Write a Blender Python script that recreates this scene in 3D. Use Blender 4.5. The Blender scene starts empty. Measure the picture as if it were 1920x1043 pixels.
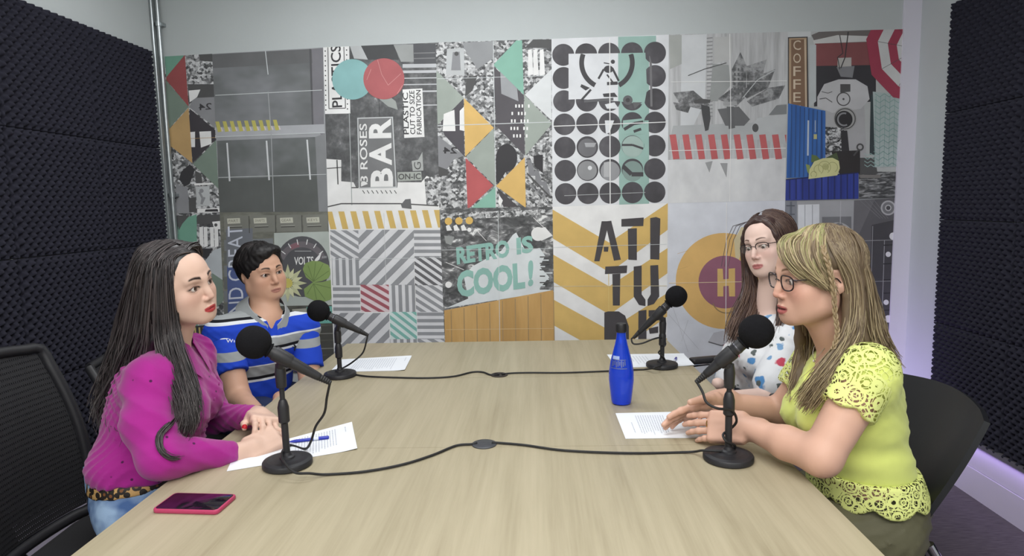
import bpy, bmesh, math, random
import numpy as np
from mathutils import Vector, Matrix, noise as mnoise

# ------------------------------------------------------------------ camera
SC = bpy.context.scene
YAW, PITCH, ROLL, FPX = 0.04193763, 0.11418837, -0.0213423, 1209.95
CZ = 1.335                      # lens height above the floor

def cam_axes():
    cy, sy = math.cos(YAW), math.sin(YAW); cp, sp = math.cos(PITCH), math.sin(PITCH)
    cr, sr = math.cos(ROLL), math.sin(ROLL)
    f = np.array([-sy*cp, cy*cp, -sp]); r = np.array([cy, sy, 0.]); u = np.cross(r, f)
    return cr*r + sr*u, -sr*r + cr*u, f
CR, CU, CF = cam_axes()
cd = bpy.data.cameras.new('camera'); cam = bpy.data.objects.new('camera', cd)
SC.collection.objects.link(cam)
m = Matrix(((CR[0], CU[0], -CF[0]), (CR[1], CU[1], -CF[1]), (CR[2], CU[2], -CF[2]))).to_4x4()
m.translation = (0, 0, CZ); cam.matrix_world = m
cd.sensor_fit = 'HORIZONTAL'; cd.sensor_width = 36.0; cd.lens = FPX/1920*36.0; cd.clip_start = .02
SC.camera = cam

# ------------------------------------------------------------------ world, lights, exposure
SC.view_settings.view_transform = 'Standard'; SC.view_settings.look = 'None'
SC.view_settings.gamma = 1; SC.view_settings.use_curve_mapping = False
SC.view_settings.exposure = 0.10
w = bpy.data.worlds.new('world'); SC.world = w; w.use_nodes = True
w.node_tree.nodes['Background'].inputs[0].default_value = (.80, .86, .92, 1)
w.node_tree.nodes['Background'].inputs[1].default_value = .30

def area(name, loc, rot, sx, sy, power, col):
    l = bpy.data.lights.new(name, 'AREA'); l.shape = 'RECTANGLE'; l.size = sx; l.size_y = sy
    l.energy = power; l.color = col
    o = bpy.data.objects.new(name, l); o.location = loc; o.rotation_euler = rot
    SC.collection.objects.link(o); return o
area('ceiling_lamp_far', (-.35, 2.45, 2.66), (0, 0, 0), 1.9, .62, 24, (.97, .99, 1.0))
area('ceiling_lamp_middle', (-.1, .9, 2.66), (0, 0, 0), 1.25, .62, 15, (.97, .99, 1.0))
area('ceiling_lamp_near', (.0, -.7, 2.66), (0, 0, 0), 2.6, 1.4, 88, (1.0, .97, .93))
area('violet_led_strip', (1.885, 2.1, .238), (0, math.radians(18), 0), .02, 2.0, .7, (.58, .42, 1.0))
area('violet_corner_lamp', (1.45, 3.25, .25), (math.radians(25), math.radians(180+50), 0), .10, .30, 1.8, (.58, .42, 1.0))

# ------------------------------------------------------------------ helpers
def ray(px, py): return CF + CR*(px-960)/FPX - CU*(py-521.5)/FPX
def YD(px, py, y):              # the point seen there at room depth y
    d = ray(px, py); d = d*y/d[1]; return Vector((d[0], d[1], d[2]+CZ))
def ZD(px, py, z):              # the point seen there at height z
    d = ray(px, py); d = d*(z-CZ)/d[2]; return Vector((d[0], d[1], d[2]+CZ))
def lin(c):
    c = c/255.0; return c/12.92 if c <= .04045 else ((c+.055)/1.055)**2.4
def rgb(r, g, b): return (lin(r), lin(g), lin(b), 1)

def link(o):
    SC.collection.objects.link(o); return o
def tag(o, label=None, cat=None, group=None, kind=None):
    if label: o['label'] = label
    if cat: o['category'] = cat
    if group: o['group'] = group
    if kind: o['kind'] = kind
    return o
def empty(name, loc, label=None, cat=None, group=None):
    o = bpy.data.objects.new(name, None); o.location = loc; link(o); o.empty_display_size = .1
    return tag(o, label, cat, group)
def setpar(o, p):
    if p is not None:
        o.parent = p
        o.matrix_parent_inverse = Matrix.Translation(p.location).inverted() if p.parent is None else (Matrix.Translation(p.parent.location).inverted() if p.parent.type == 'EMPTY' else Matrix.Identity(4)).copy()
        if p.type != 'EMPTY': o.matrix_parent_inverse = Matrix.Identity(4)

MATS = {}
def nodes(m):
    m.use_nodes = True; return m.node_tree.nodes, m.node_tree.links, m.node_tree.nodes['Principled BSDF']
def pbr(name, col, rough=.5, metal=0., spec=.5, noise=0., nscale=20., bump=0., bscale=200., coat=0., **kw):
    if name in MATS: return MATS[name]
    m = bpy.data.materials.new(name); N, L, B = nodes(m)
    B.inputs['Base Color'].default_value = col; B.inputs['Roughness'].default_value = rough
    B.inputs['Metallic'].default_value = metal; B.inputs['Specular IOR Level'].default_value = spec
    B.inputs['Coat Weight'].default_value = coat
    tc = N.new('ShaderNodeTexCoord')
    if noise:
        t = N.new('ShaderNodeTexNoise'); t.inputs['Scale'].default_value = nscale; t.inputs['Detail'].default_value = 4
        L.new(tc.outputs['Object'], t.inputs['Vector'])
        r = N.new('ShaderNodeMapRange'); r.inputs[1].default_value = .3; r.inputs[2].default_value = .7
        r.inputs[3].default_value = 1-noise; r.inputs[4].default_value = 1+noise
        L.new(t.outputs['Fac'], r.inputs[0])
        x = N.new('ShaderNodeVectorMath'); x.operation = 'SCALE'; x.inputs[0].default_value = col[:3]
        L.new(r.outputs[0], x.inputs['Scale']); L.new(x.outputs[0], B.inputs['Base Color'])
    if bump:
        t = N.new('ShaderNodeTexNoise'); t.inputs['Scale'].default_value = bscale; t.inputs['Detail'].default_value = 3
        L.new(tc.outputs['Object'], t.inputs['Vector'])
        b = N.new('ShaderNodeBump'); b.inputs['Strength'].default_value = bump; b.inputs['Distance'].default_value = .002
        L.new(t.outputs['Fac'], b.inputs['Height']); L.new(b.outputs[0], B.inputs['Normal'])
    MATS[name] = m; return m

def mesh_obj(name, verts, faces, mats, par=None, fmat=None, smooth=False):
    me = bpy.data.meshes.new(name); me.from_pydata([tuple(v) for v in verts], [], faces)
    for mt in (mats if isinstance(mats, (list, tuple)) else [mats]): me.materials.append(mt)
    if fmat is not None: me.polygons.foreach_set('material_index', np.array(fmat, dtype=np.int32))
    if smooth: me.polygons.foreach_set('use_smooth', np.ones(len(me.polygons), dtype=bool))
    me.update()
    o = bpy.data.objects.new(name, me); link(o); setpar(o, par); return o

class MB:                       # collects shapes, builds one mesh object
    def __init__(s): s.v = []; s.f = []; s.m = []
    def add(s, vs, fs, mi=0):
        b = len(s.v); s.v += [tuple(v) for v in vs]; s.f += [tuple(b+i for i in f) for f in fs]; s.m += [mi]*len(fs)
    def box(s, lo, hi, M=None, mi=0):
        x0, y0, z0 = lo; x1, y1, z1 = hi
        vs = [Vector(p) for p in ((x0,y0,z0),(x1,y0,z0),(x1,y1,z0),(x0,y1,z0),(x0,y0,z1),(x1,y0,z1),(x1,y1,z1),(x0,y1,z1))]
        if M: vs = [M @ v for v in vs]
        s.add(vs, [(0,3,2,1),(4,5,6,7),(0,1,5,4),(1,2,6,5),(2,3,7,6),(3,0,4,7)], mi)
    def rbox(s, lo, hi, r, M=None, mi=0, seg=4):      # box rounded in plan, with softened top and bottom rims
        x0, y0, z0 = lo; x1, y1, z1 = hi; pts = []
        def ring(ins, z):
            out = []
            for cx, cy, a0 in ((x1-r, y1-r, 0), (x0+r, y1-r, 90), (x0+r, y0+r, 180), (x1-r, y0+r, 270)):
                for k in range(seg+1):
                    a = math.radians(a0+90*k/seg); out.append(Vector((cx+(r-ins)*math.cos(a), cy+(r-ins)*math.sin(a), z)))
            return out
        e = min(r*.5, (z1-z0)*.3)
        rs = [ring(e, z0), ring(e*.3, z0+e*.3), ring(0, z0+e), ring(0, z1-e), ring(e*.3, z1-e*.3), ring(e, z1)]
        n = len(rs[0]); vs = [p for q in rs for p in q]; fs = []
        for k in range(5):
            for i in range(n): fs.append((k*n+i, k*n+(i+1) % n, (k+1)*n+(i+1) % n, (k+1)*n+i))
        fs.append(tuple(range(n))[::-1]); fs.append(tuple(5*n+i for i in range(n)))
        if M: vs = [M @ v for v in vs]
        s.add(vs, fs, mi)
    def lathe(s, prof, M=None, n=32, mi=0, caps=True):   # prof: (radius, z)
        vs = []; fs = []
        for r, z in prof:
            for i in range(n):
                a = 2*math.pi*i/n; vs.append(Vector((r*math.cos(a), r*math.sin(a), z)))
        for k in range(len(prof)-1):
            for i in range(n): fs.append((k*n+i, k*n+(i+1) % n, (k+1)*n+(i+1) % n, (k+1)*n+i))
        if caps:
            fs.append(tuple(range(n))[::-1]); fs.append(tuple((len(prof)-1)*n+i for i in range(n)))
        if M: vs = [M @ v for v in vs]
        s.add(vs, fs, mi)
    def tube(s, pts, rad, n=8, mi=0, sub=1, flat=None):
        pts = [Vector(p) for p in pts]
        rad = list(rad) if hasattr(rad, '__len__') else [rad]*len(pts)
        if sub > 1:
            P, R = [], []
            for i in range(len(pts)-1):
                p0 = pts[max(i-1, 0)]; p1 = pts[i]; p2 = pts[i+1]; p3 = pts[min(i+2, len(pts)-1)]
                for k in range(sub):
                    t = k/sub
                    P.append(.5*((2*p1)+(p2-p0)*t+(2*p0-5*p1+4*p2-p3)*t*t+(3*p1-p0-3*p2+p3)*t**3)); R.append(rad[i]+(rad[i+1]-rad[i])*t)
            P.append(pts[-1]); R.append(rad[-1]); pts, rad = P, R
        T = [(pts[min(i+1, len(pts)-1)]-pts[max(i-1, 0)]).normalized() for i in range(len(pts))]
        a = Vector((0, 0, 1)) if abs(T[0].z) < .9 else Vector((1, 0, 0)); u = T[0].cross(a).normalized()
        vs = []; fs = []
        for p, t, r in zip(pts, T, rad):
            u = (u-t*u.dot(t)).normalized(); v = t.cross(u)
            for i in range(n):
                q = 2*math.pi*i/n; vs.append(p+(u*math.cos(q)+v*math.sin(q)*(flat or 1))*r)
        for k in range(len(pts)-1):
            for i in range(n): fs.append((k*n+i, k*n+(i+1) % n, (k+1)*n+(i+1) % n, (k+1)*n+i))
        fs.append(tuple(range(n))[::-1]); fs.append(tuple((len(pts)-1)*n+i for i in range(n)))
        s.add(vs, fs, mi)
    def build(s, name, mats, par=None, smooth=False):
        o = mesh_obj(name, s.v, s.f, mats, par, s.m, smooth)
        if smooth:
            try: o.data.set_sharp_from_angle(angle=math.radians(40))
            except Exception: pass
        return o

def frame(origin, zdir, xhint=(1, 0, 0)):               # matrix with local +Z along zdir
    z = Vector(zdir).normalized(); x = Vector(xhint); x = (x-z*x.dot(z)).normalized(); y = z.cross(x)
    M = Matrix((x, y, z)).transposed().to_4x4(); M.translation = origin; return M

# ------------------------------------------------------------------ room
XL, XR, YB, YF, ZC = -1.9763, 1.9234, 3.4275, -1.7, 2.72
wallmat = pbr('wall_paint', rgb(196, 202, 203), .75, noise=.02, nscale=3, bump=.15, bscale=60)
whiteglowmat = pbr('white_paint_violet_glow', rgb(222, 215, 236), .5, noise=.015, nscale=6)  # white baseboard paint with the violet light's glow tinted into its colour
ceilmat = pbr('ceiling_paint', rgb(225, 226, 226), .8)
def carpet():
    m = bpy.data.materials.new('carpet'); N, L, B = nodes(m)
    tc = N.new('ShaderNodeTexCoord'); mp = N.new('ShaderNodeMapping'); mp.inputs['Scale'].default_value = (6, 90, 1)
    t = N.new('ShaderNodeTexNoise'); t.inputs['Scale'].default_value = 3; t.inputs['Detail'].default_value = 5
    L.new(tc.outputs['Object'], mp.inputs[0]); L.new(mp.outputs[0], t.inputs['Vector'])
    cr = N.new('ShaderNodeValToRGB'); cr.color_ramp.elements[0].position = .3; cr.color_ramp.elements[1].position = .7
    cr.color_ramp.elements[0].color = rgb(66, 60, 66); cr.color_ramp.elements[1].color = rgb(104, 96, 102)
    L.new(t.outputs[0], cr.inputs[0]); L.new(cr.outputs[0], B.inputs['Base Color']); B.inputs['Roughness'].default_value = .95
    return m
def slab(name, lo, hi, mat):
    b = MB(); b.box(lo, hi); return tag(b.build(name, mat), kind='structure')
slab('floor', (XL-.1, YF-.1, -.1), (XR+.1, YB+.1, 0), carpet())
slab('ceiling', (XL-.1, YF-.1, ZC), (XR+.1, YB+.1, ZC+.1), ceilmat)
slab('wall_back', (XL-.1, YB, 0), (XR+.1, YB+.1, ZC), wallmat)
slab('wall_left', (XL-.1, YF, 0), (XL, YB, ZC), wallmat)
slab('wall_right', (XR, YF, 0), (XR+.1, YB, ZC), wallmat)
slab('wall_front', (XL-.1, YF-.1, 0), (XR+.1, YF, ZC), wallmat)
for side, sx, x in (('left', 1, XL), ('right', -1, XR)):
    b = MB()
    for z0, z1, t in ((0, .128, .020), (.131, .240, .016)):
        b.box((min(x, x+sx*t), YF, z0), (max(x, x+sx*t), YB, z1))
    tag(b.build('baseboard_'+side, whiteglowmat), kind='structure')
    b = MB(); b.box((min(x, x+sx*.034), YF, .243), (max(x, x+sx*.034), YB-.25, .262))
    tag(b.build('trim_1' if side == 'left' else 'trim_2', pbr('rail_grey', rgb(120, 118, 126), .35, .3)), kind='structure')
b = MB(); b.box((XR-.085, YB-.012, 0), (XR-.0, YB, ZC))
tag(b.build('trim_3', pbr('corner_white', rgb(222, 220, 232), .5)), kind='structure')

# conduit pipe in the left corner
steel = pbr('galvanised_steel', rgb(178, 184, 186), .32, .85, noise=.08, nscale=40)
pr = empty('conduit_pipe', (XL+.03, YB-.03, 0), 'shiny metal conduit pipe running up the left corner beside the posters', 'pipe')
b = MB(); b.lathe([(.0125, 0), (.0125, ZC-.002)], Matrix.Translation((XL+.028, YB-.030, 0)), 16); b.build('tube', steel, pr, True)
for z in (.5, 1.42, 2.3):
    b = MB(); b.box((XL+.004, YB-.034, z-.008), (XL+.052, YB-.001, z+.008)); b.lathe([(.016, z-.012), (.016, z+.012)], Matrix.Translation((XL+.028, YB-.030, 0)), 16)
    b.build('clamp', steel, pr)
b = MB(); b.lathe([(.0075, 0), (.0075, ZC-.002)], Matrix.Translation((XL+.008, YB-.052, 0)), 12); tag(b.build('thin_pipe', steel), 'thin grey pipe running down close behind the thicker conduit pipe', 'pipe')

# egg crate foam tiles
foam = pbr('foam_black', rgb(45, 45, 56), .95, spec=.2, noise=.12, nscale=30, bump=.3, bscale=500)
def foam_mesh(S=.488, n=12, seg=8):
    N = n*seg; vs = []; fs = []
    for j in range(N+1):
        for i in range(N+1):
            u = i/seg; v = j/seg
            h = .5+.5*math.sin(2*math.pi*u-1.57)*math.sin(2*math.pi*v-1.57)
            h = (.5-.5*math.cos(math.pi*min(max(h, 0), 1)))
            e = min(i, j, N-i, N-j)/seg; e = min(e*2, 1)
            vs.append((i*S/N-S/2, j*S/N-S/2, .012+.026*h*(.5+.5*e)))
    for j in range(N):
        for i in range(N):
            a = j*(N+1)+i; fs.append((a, a+1, a+N+2, a+N+1))
    # skirt
    rim = [i for i in range(N+1)]+[(j)*(N+1)+N for j in range(1, N+1)]+[N*(N+1)+i for i in range(N-1, -1, -1)]+[j*(N+1) for j in range(N-1, 0, -1)]
    b = len(vs)
    for q in rim: vs.append((vs[q][0], vs[q][1], 0))
    for k in range(len(rim)):
        k2 = (k+1) % len(rim); fs.append((rim[k2], rim[k], b+k, b+k2))
    return vs, fs
vs, fs = foam_mesh()
fo = mesh_obj('acoustic_foam_panel', vs, fs, foam, smooth=True)
rows_n = ['top', 'second', 'third', 'lowest']; cols_n = ['nearest the poster wall', 'second from the poster wall', 'third from the poster wall', 'fourth from the poster wall']
first = True
for side in ('left', 'right'):
    y0 = 3.085 if side == 'left' else 2.90; z0 = 1.905 if side == 'left' else 1.955
    for r in range(4):
        for c in range(4):
            pass
            o = fo if first else fo.copy()
            if not first: link(o)
            first = False
            z = z0-r*.4905; y = y0-c*.497
            if side == 'left': M = Matrix(((0, 0, 1, XL+.0005), (1, 0, 0, y), (0, 1, 0, z), (0, 0, 0, 1)))
            else: M = Matrix(((0, 0, -1, XR-.0005), (-1, 0, 0, y), (0, 1, 0, z), (0, 0, 0, 1)))
            o.matrix_world = M
            tag(o, 'black egg-crate foam tile, %s wall, %s row, %s' % (side, rows_n[r], cols_n[c]), 'acoustic panel', 'foam tiles on the %s wall' % side)

# ------------------------------------------------------------------ posters on the back wall
def ink(r, g, b):          # printed ink: a little worn, greyed and lifted to put haze into its colour
    l = .3*r+.59*g+.11*b; r, g, b = [min(242, int((c+.22*(l-c))*1.0+16)) for c in (r, g, b)]
    return pbr('ink_%d_%d_%d' % (r, g, b), rgb(r, g, b), .6, spec=.3, noise=.07, nscale=9)
def photo(name, stops, scale=(30, 30), detail=4, kind='noise', contrast=None, dist=0.):
    stops = [(p, tuple(min(240, c*1.04+8) for c in q)) for p, q in stops]
    return photo_(name, stops, scale, detail, kind, dist)
def photo_(name, stops, scale, detail, kind, dist):
    """printed black and white picture texture; stops = [(pos, (r,g,b))]"""
    if name in MATS: return MATS[name]
    m = bpy.data.materials.new(name); N, L, B = nodes(m)
    tc = N.new('ShaderNodeTexCoord'); mp = N.new('ShaderNodeMapping'); mp.inputs['Scale'].default_value = (scale[0], 1, scale[1])
    L.new(tc.outputs['Object'], mp.inputs[0])
    t = N.new('ShaderNodeTexNoise'); t.inputs['Scale'].default_value = 1; t.inputs['Detail'].default_value = detail; t.inputs['Distortion'].default_value = dist
    t.inputs['Roughness'].default_value = .62
    L.new(mp.outputs[0], t.inputs['Vector']); src = t.outputs['Fac']
    if kind == 'crowd':
        v = N.new('ShaderNodeTexVoronoi'); v.inputs['Scale'].default_value = 1.6; L.new(mp.outputs[0], v.inputs['Vector'])
        sp = N.new('ShaderNodeSeparateColor'); L.new(v.outputs['Color'], sp.inputs[0])
        a = N.new('ShaderNodeMix'); a.inputs[0].default_value = .45
        L.new(t.outputs['Fac'], a.inputs[2]); L.new(sp.outputs[0], a.inputs[3]); src = a.outputs[0]
    cr = N.new('ShaderNodeValToRGB'); e = cr.color_ramp.elements
    e[0].position = stops[0][0]; e[0].color = rgb(*stops[0][1]); e[1].position = stops[-1][0]; e[1].color = rgb(*stops[-1][1])
    for p, c in stops[1:-1]:
        q = e.new(p); q.color = rgb(*c)
    L.new(src, cr.inputs[0]); L.new(cr.outputs[0], B.inputs['Base Color']); B.inputs['Roughness'].default_value = .6
    MATS[name] = m; return m
def g3(v): return (v, v+1, v+3)
CROWD = photo('photo_crowd', [(.30, g3(66)), (.44, g3(108)), (.54, g3(158)), (.70, g3(206))], (44, 50), 4, 'crowd', dist=1.2)
CROWDD = photo('photo_crowd_dark', [(.32, g3(60)), (.48, g3(90)), (.58, g3(140)), (.72, g3(194))], (38, 44), 4, 'crowd', dist=1.2)
SOOT = photo('photo_dark_wall', [(.3, g3(66)), (.5, g3(86)), (.66, g3(112)), (.74, g3(170))], (22, 22), 6)
CITY = photo('photo_night_street', [(.36, g3(56)), (.5, g3(84)), (.60, g3(132)), (.66, g3(222))], (16, 26), 5, dist=.6)
RAIN = photo('photo_rain', [(.25, g3(150)), (.5, g3(176)), (.75, g3(196))], (40, 3), 4)
HAZE = photo('photo_haze', [(.25, g3(190)), (.5, g3(206)), (.8, g3(222))], (7, 5), 3)
LEAFG = photo('photo_grey_leaves', [(.35, g3(70)), (.5, g3(104)), (.62, g3(150))], (26, 30), 5)
DOORU = photo('photo_metal_upper', [(.25, (88, 90, 92)), (.5, (108, 111, 113)), (.75, (132, 134, 139))], (3, 5), 3)
DOORL = photo('photo_metal_lower', [(.25, (76, 79, 79)), (.5, (94, 98, 98)), (.75, (120, 123, 126))], (3.5, 4), 3)
SCRAP = photo('photo_scribble', [(.40, g3(40)), (.48, g3(90)), (.54, g3(190)), (.7, g3(205))], (30, 40), 5, dist=1.5)
TWIG = photo('photo_twigs', [(.40, g3(58)), (.50, g3(86)), (.57, g3(140)), (.7, g3(170))], (18, 90), 5, dist=.8)
DRAWER = photo('photo_drawers', [(.3, (92, 93, 86)), (.5, (108, 109, 100)), (.75, (128, 129, 120))], (9, 30), 3)
DRAWERD = photo('photo_drawers_dark', [(.3, (62, 62, 58)), (.5, (78, 78, 72)), (.75, (98, 98, 92))], (9, 30), 3)
RUST = photo('print_ochre_metal', [(.3, (180, 140, 82)), (.55, (194, 153, 92)), (.8, (206, 168, 108))], (12, 2.5), 3)
DISC = photo('print_dark_disc', [(.3, (58, 56, 60)), (.55, (70, 68, 73)), (.8, (92, 90, 95))], (9, 7), 3)
BLUEM = photo('print_blue_metal', [(.3, (42, 84, 150)), (.5, (52, 98, 168)), (.75, (66, 112, 180))], (30, 1.5), 2)
NAVYM = photo('print_navy_metal', [(.3, (38, 50, 120)), (.5, (46, 60, 142)), (.75, (58, 74, 160))], (34, 1.5), 2)

def clip(poly, cp):
    ar = sum(cp[i][0]*cp[(i+1) % len(cp)][1]-cp[(i+1) % len(cp)][0]*cp[i][1] for i in range(len(cp)))
    s = 1 if ar > 0 else -1
    out = list(poly)
    for i in range(len(cp)):
        a = cp[i]; b = cp[(i+1) % len(cp)]; inp = out; out = []
        if not inp: return []
        f = lambda p: s*((b[0]-a[0])*(p[1]-a[1])-(b[1]-a[1])*(p[0]-a[0]))
        for j in range(len(inp)):
            p = inp[j]; q = inp[(j+1) % len(inp)]; fp = f(p); fq = f(q)
            if fp >= 0: out.append(p)
            if (fp >= 0) != (fq >= 0):
                t = fp/(fp-fq); out.append((p[0]+(q[0]-p[0])*t, p[1]+(q[1]-p[1])*t))
    return out
_tc = {}
def text_tris(s, bold=.0):
    if (s, bold) in _tc: return _tc[(s, bold)]
    c = bpy.data.curves.new('t', 'FONT'); c.body = s; c.size = 1; c.offset = bold; c.resolution_u = 3
    o = bpy.data.objects.new('t', c); SC.collection.objects.link(o)
    bpy.context.view_layer.update()
    dg = bpy.context.evaluated_depsgraph_get(); me = bpy.data.meshes.new_from_object(o.evaluated_get(dg))
    V = np.array([v.co[:2] for v in me.vertices]); P = [tuple(p.vertices) for p in me.polygons]
    bpy.data.objects.remove(o); bpy.data.curves.remove(c); bpy.data.meshes.remove(me)
    lo = V.min(0); hi = V.max(0); V = (V-lo)/(hi-lo); _tc[(s, bold)] = (V, P); return V, P

class Sheet:
    def __init__(s, poly, base, thick=.0012): s.poly = poly; s.mats = []; s.b = MB(); s.lift = thick; s.clipto = poly; s.cnt = {}; s.draw(poly, base, 0, False)
    def mi(s, m):
        if m not in s.mats: s.mats.append(m)
        return s.mats.index(m)
    def P(s, p, lv):
        v = YD(p[0], p[1], YB); v.y -= s.lift+lv*.00022; return v
    def draw(s, poly, m, lv=1, cl=True, region=None):
        if cl: poly = clip(poly, s.clipto)
        if region: poly = clip(poly, region)
        if len(poly) < 3: return
        n_ = s.cnt[lv] = s.cnt.get(lv, 0)+1; e = min(n_*2.5e-6, .0002)
        s.b.add([s.P(p, lv)-Vector((0, e, 0)) for p in poly], [tuple(range(len(poly)))], s.mi(m))
    def circ(s, c, r, m, lv=1, n=32, ry=None, region=None):
        ry = ry or r; s.draw([(c[0]+r*math.cos(2*math.pi*i/n), c[1]+ry*math.sin(2*math.pi*i/n)) for i in range(n)], m, lv, region=region)
    def ring(s, c, r0, r1, m, lv=1, a0=0, a1=360, n=28, region=None):
        for i in range(n):
            a = math.radians(a0+(a1-a0)*i/n); b = math.radians(a0+(a1-a0)*(i+1)/n)
            s.draw([(c[0]+r*math.cos(t), c[1]+r*math.sin(t)) for r, t in ((r0, a), (r1, a), (r1, b), (r0, b))], m, lv, region=region)
    def line(s, pts, wd, m, lv=1, region=None):
        for a, b in zip(pts[:-1], pts[1:]):
            dx, dy = b[0]-a[0], b[1]-a[1]; l = math.hypot(dx, dy) or 1; nx, ny = -dy/l*wd/2, dx/l*wd/2
            s.draw([(a[0]+nx, a[1]+ny), (b[0]+nx, b[1]+ny), (b[0]-nx, b[1]-ny), (a[0]-nx, a[1]-ny)], m, lv, region=region)
    def text(s, t, o, u, v, m, lv=2, bold=.0):
        V, P = text_tris(t, bold)
        for f in P: s.draw([(o[0]+V[i][0]*u[0]+V[i][1]*v[0], o[1]+V[i][0]*u[1]+V[i][1]*v[1]) for i in f], m, lv)
    def stripes(s, quad, ang, wd, gap, m, lv=2, ph=0.):
        cx = sum(p[0] for p in quad)/len(quad); cy = sum(p[1] for p in quad)/len(quad)
        a = math.radians(ang); d = (math.cos(a), math.sin(a)); n = (-d[1], d[0]); k = -30
        while k < 30:
            o = (cx+n[0]*(k*(wd+gap)+ph), cy+n[1]*(k*(wd+gap)+ph))
            s.draw([(o[0]-d[0]*300, o[1]-d[1]*300), (o[0]+d[0]*300, o[1]+d[1]*300), (o[0]+d[0]*300+n[0]*wd, o[1]+d[1]*300+n[1]*wd), (o[0]-d[0]*300+n[0]*wd, o[1]-d[1]*300+n[1]*wd)], m, lv, region=quad)
            k += 1
    def done(s, label):
        # back of the paper and its rim give it thickness
        n = len(s.poly); b = len(s.b.v)
        vs = [s.P(p, 0) for p in s.poly]+[Vector((p2.x, YB-.0002, p2.z)) for p2 in [s.P(p, 0) for p in s.poly]]
        s.b.add(vs, [(i, (i+1) % n, n+(i+1) % n, n+i) for i in range(n)], s.mi(ink(210, 212, 212)))
        o = s.b.build('poster', s.mats); tag(o, label, 'poster', 'paper posters tiling the back wall'); return o
CREASE = ink(200, 206, 208)
def bl(q, u, v):                # bilinear point in a quad TL TR BR BL
    return tuple((1-v)*((1-u)*q[0][k]+u*q[1][k])+v*((1-u)*q[3][k]+u*q[2][k]) for k in (0, 1))

T1, T2, T3, T4, T5, T6, T7 = (398, 101), (606, 89), (817, 80), (1034, 73), (1254, 65), (1477, 60), (1697, 55)
M1, M2, M3, M4, M5, M6, M7 = (412, 398), (615, 397), (824, 391), (1036, 388), (1252, 381), (1472, 376), (1685, 371)
B1, B2, B3, B4, B5, B6, B7 = (425, 700), (628, 700), (836, 700), (1041, 700), (1250, 700), (1467, 700), (1673, 700)
TEAL = ink(118, 180, 158); TEALD = ink(98, 158, 134); RED = ink(196, 78, 80); GREEN = ink(150, 162, 152); GREEND = ink(112, 132, 118)
OCH = ink(218, 170, 72); OCHD = ink(190, 148, 86); WHITE = ink(226, 228, 232); BLACK = ink(52, 50, 54); DK = ink(76, 76, 78); GRY = ink(132, 134, 138); LG = ink(180, 184, 186)
PURP = ink(84, 78, 86)

# --- far left, geometric triangles over street pictures
s = Sheet([(309, 106), T1, M1, (319, 401)], CROWD)
s.draw([(309, 106), (346, 104), (312, 145)], TEALD, 2)
s.draw([(347, 103), (312, 145), (312, 150), (354, 200)], ink(160, 66, 68), 3)
s.draw([(311, 150), (354, 200), (317, 242)], GREEND, 2)
s.draw([(354, 202), (317, 243), (320, 274), (361, 306)], OCHD, 3)
s.draw([(372, 100), (400, 99), (399, 116), (376, 114)], DK, 1)
s.draw([(352, 158), (404, 158), (404, 186), (372, 184), (354, 196)], DK, 1)
s.draw([(354, 170), (376, 168), (370, 182), (356, 192)], WHITE, 2)
s.draw([(362, 184), (404, 182), (404, 240), (356, 202)], GRY, 1)
s.draw([(356, 204), (404, 244), (404, 250), (404, 262), (362, 305), (354, 240)], ink(58, 54, 60), 1)
s.text('24', (397, 205), (-24, 2), (0, -12), BLACK, 3, .01)
s.draw([(357, 248), (366, 247), (366, 276), (359, 276)], WHITE, 2); s.draw([(374, 247), (396, 246), (397, 270), (377, 277)], WHITE, 2)
s.draw([(362, 308), (406, 262), (412, 356)], GREEND, 3)
s.draw([(340, 322), (356, 308), (366, 318), (356, 345), (346, 350), (336, 336)], BLACK, 1)
s.draw([(366, 320), (378, 326), (380, 345), (368, 344)], DK, 1)
s.draw([(364, 344), (400, 343), (402, 346), (365, 348)], WHITE, 2)
s.draw([(367, 350), (393, 349), (394, 386), (370, 387)], LG, 1); s.circ((378, 358), 4, GRY, 2); s.line([(374, 360), (380, 372), (378, 383), (384, 370)], 4, GRY, 2)
s.draw([(330, 345), (352, 352), (356, 400), (330, 400)], GRY, 1); s.draw([(354, 372), (368, 370), (368, 398), (355, 398)], DK, 2)
s.draw([(370, 392), (412, 390), (412, 400), (370, 400)], WHITE, 1); s.draw([(386, 393), (408, 392), (410, 397), (384, 397)], BLACK, 2)
s.line([(312, 262), (404, 258)], .8, OCHD, 4)
s.done('street picture poster with red, ochre and green triangles in the upper left corner')
s = Sheet([(319, 401), M1, B1, (333, 700)], CROWDD)
s.draw([(334, 425), (344, 410), (369, 402), (372, 700), (337, 700)], TEALD, 2); s.draw([(330, 404), (356, 404), (342, 420), (336, 432)], DK, 2)
s.draw([(370, 404), (418, 402), (420, 420), (370, 420)], DK, 1); s.draw([(398, 416), (418, 414), (418, 430), (402, 430)], WHITE, 2)
for x in (374, 382, 394, 402): s.draw([(x, 426), (x+7, 426), (x+8, 462), (x+1, 464)], WHITE, 2); s.circ((x+3, 422), 3, DK, 3)
s.draw([(373, 466), (400, 466), (388, 486), (374, 480)], BLACK, 2)
s.draw([(400, 470), (420, 462), (424, 516), (412, 540), (384, 490)], ink(176, 184, 190), 2)
s.draw([(398, 512), (422, 528), (424, 560), (392, 590)], GREEND, 3)
s.draw([(360, 612), (424, 606), (424, 662), (360, 662)], BLACK, 3)
for k in range(7): s.line([(366+k*8, 614), (370+k*8, 660)], 3, ink(196, 168, 84), 4)
s.done('teal and street picture poster in the left corner behind the dark-haired woman')

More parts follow.
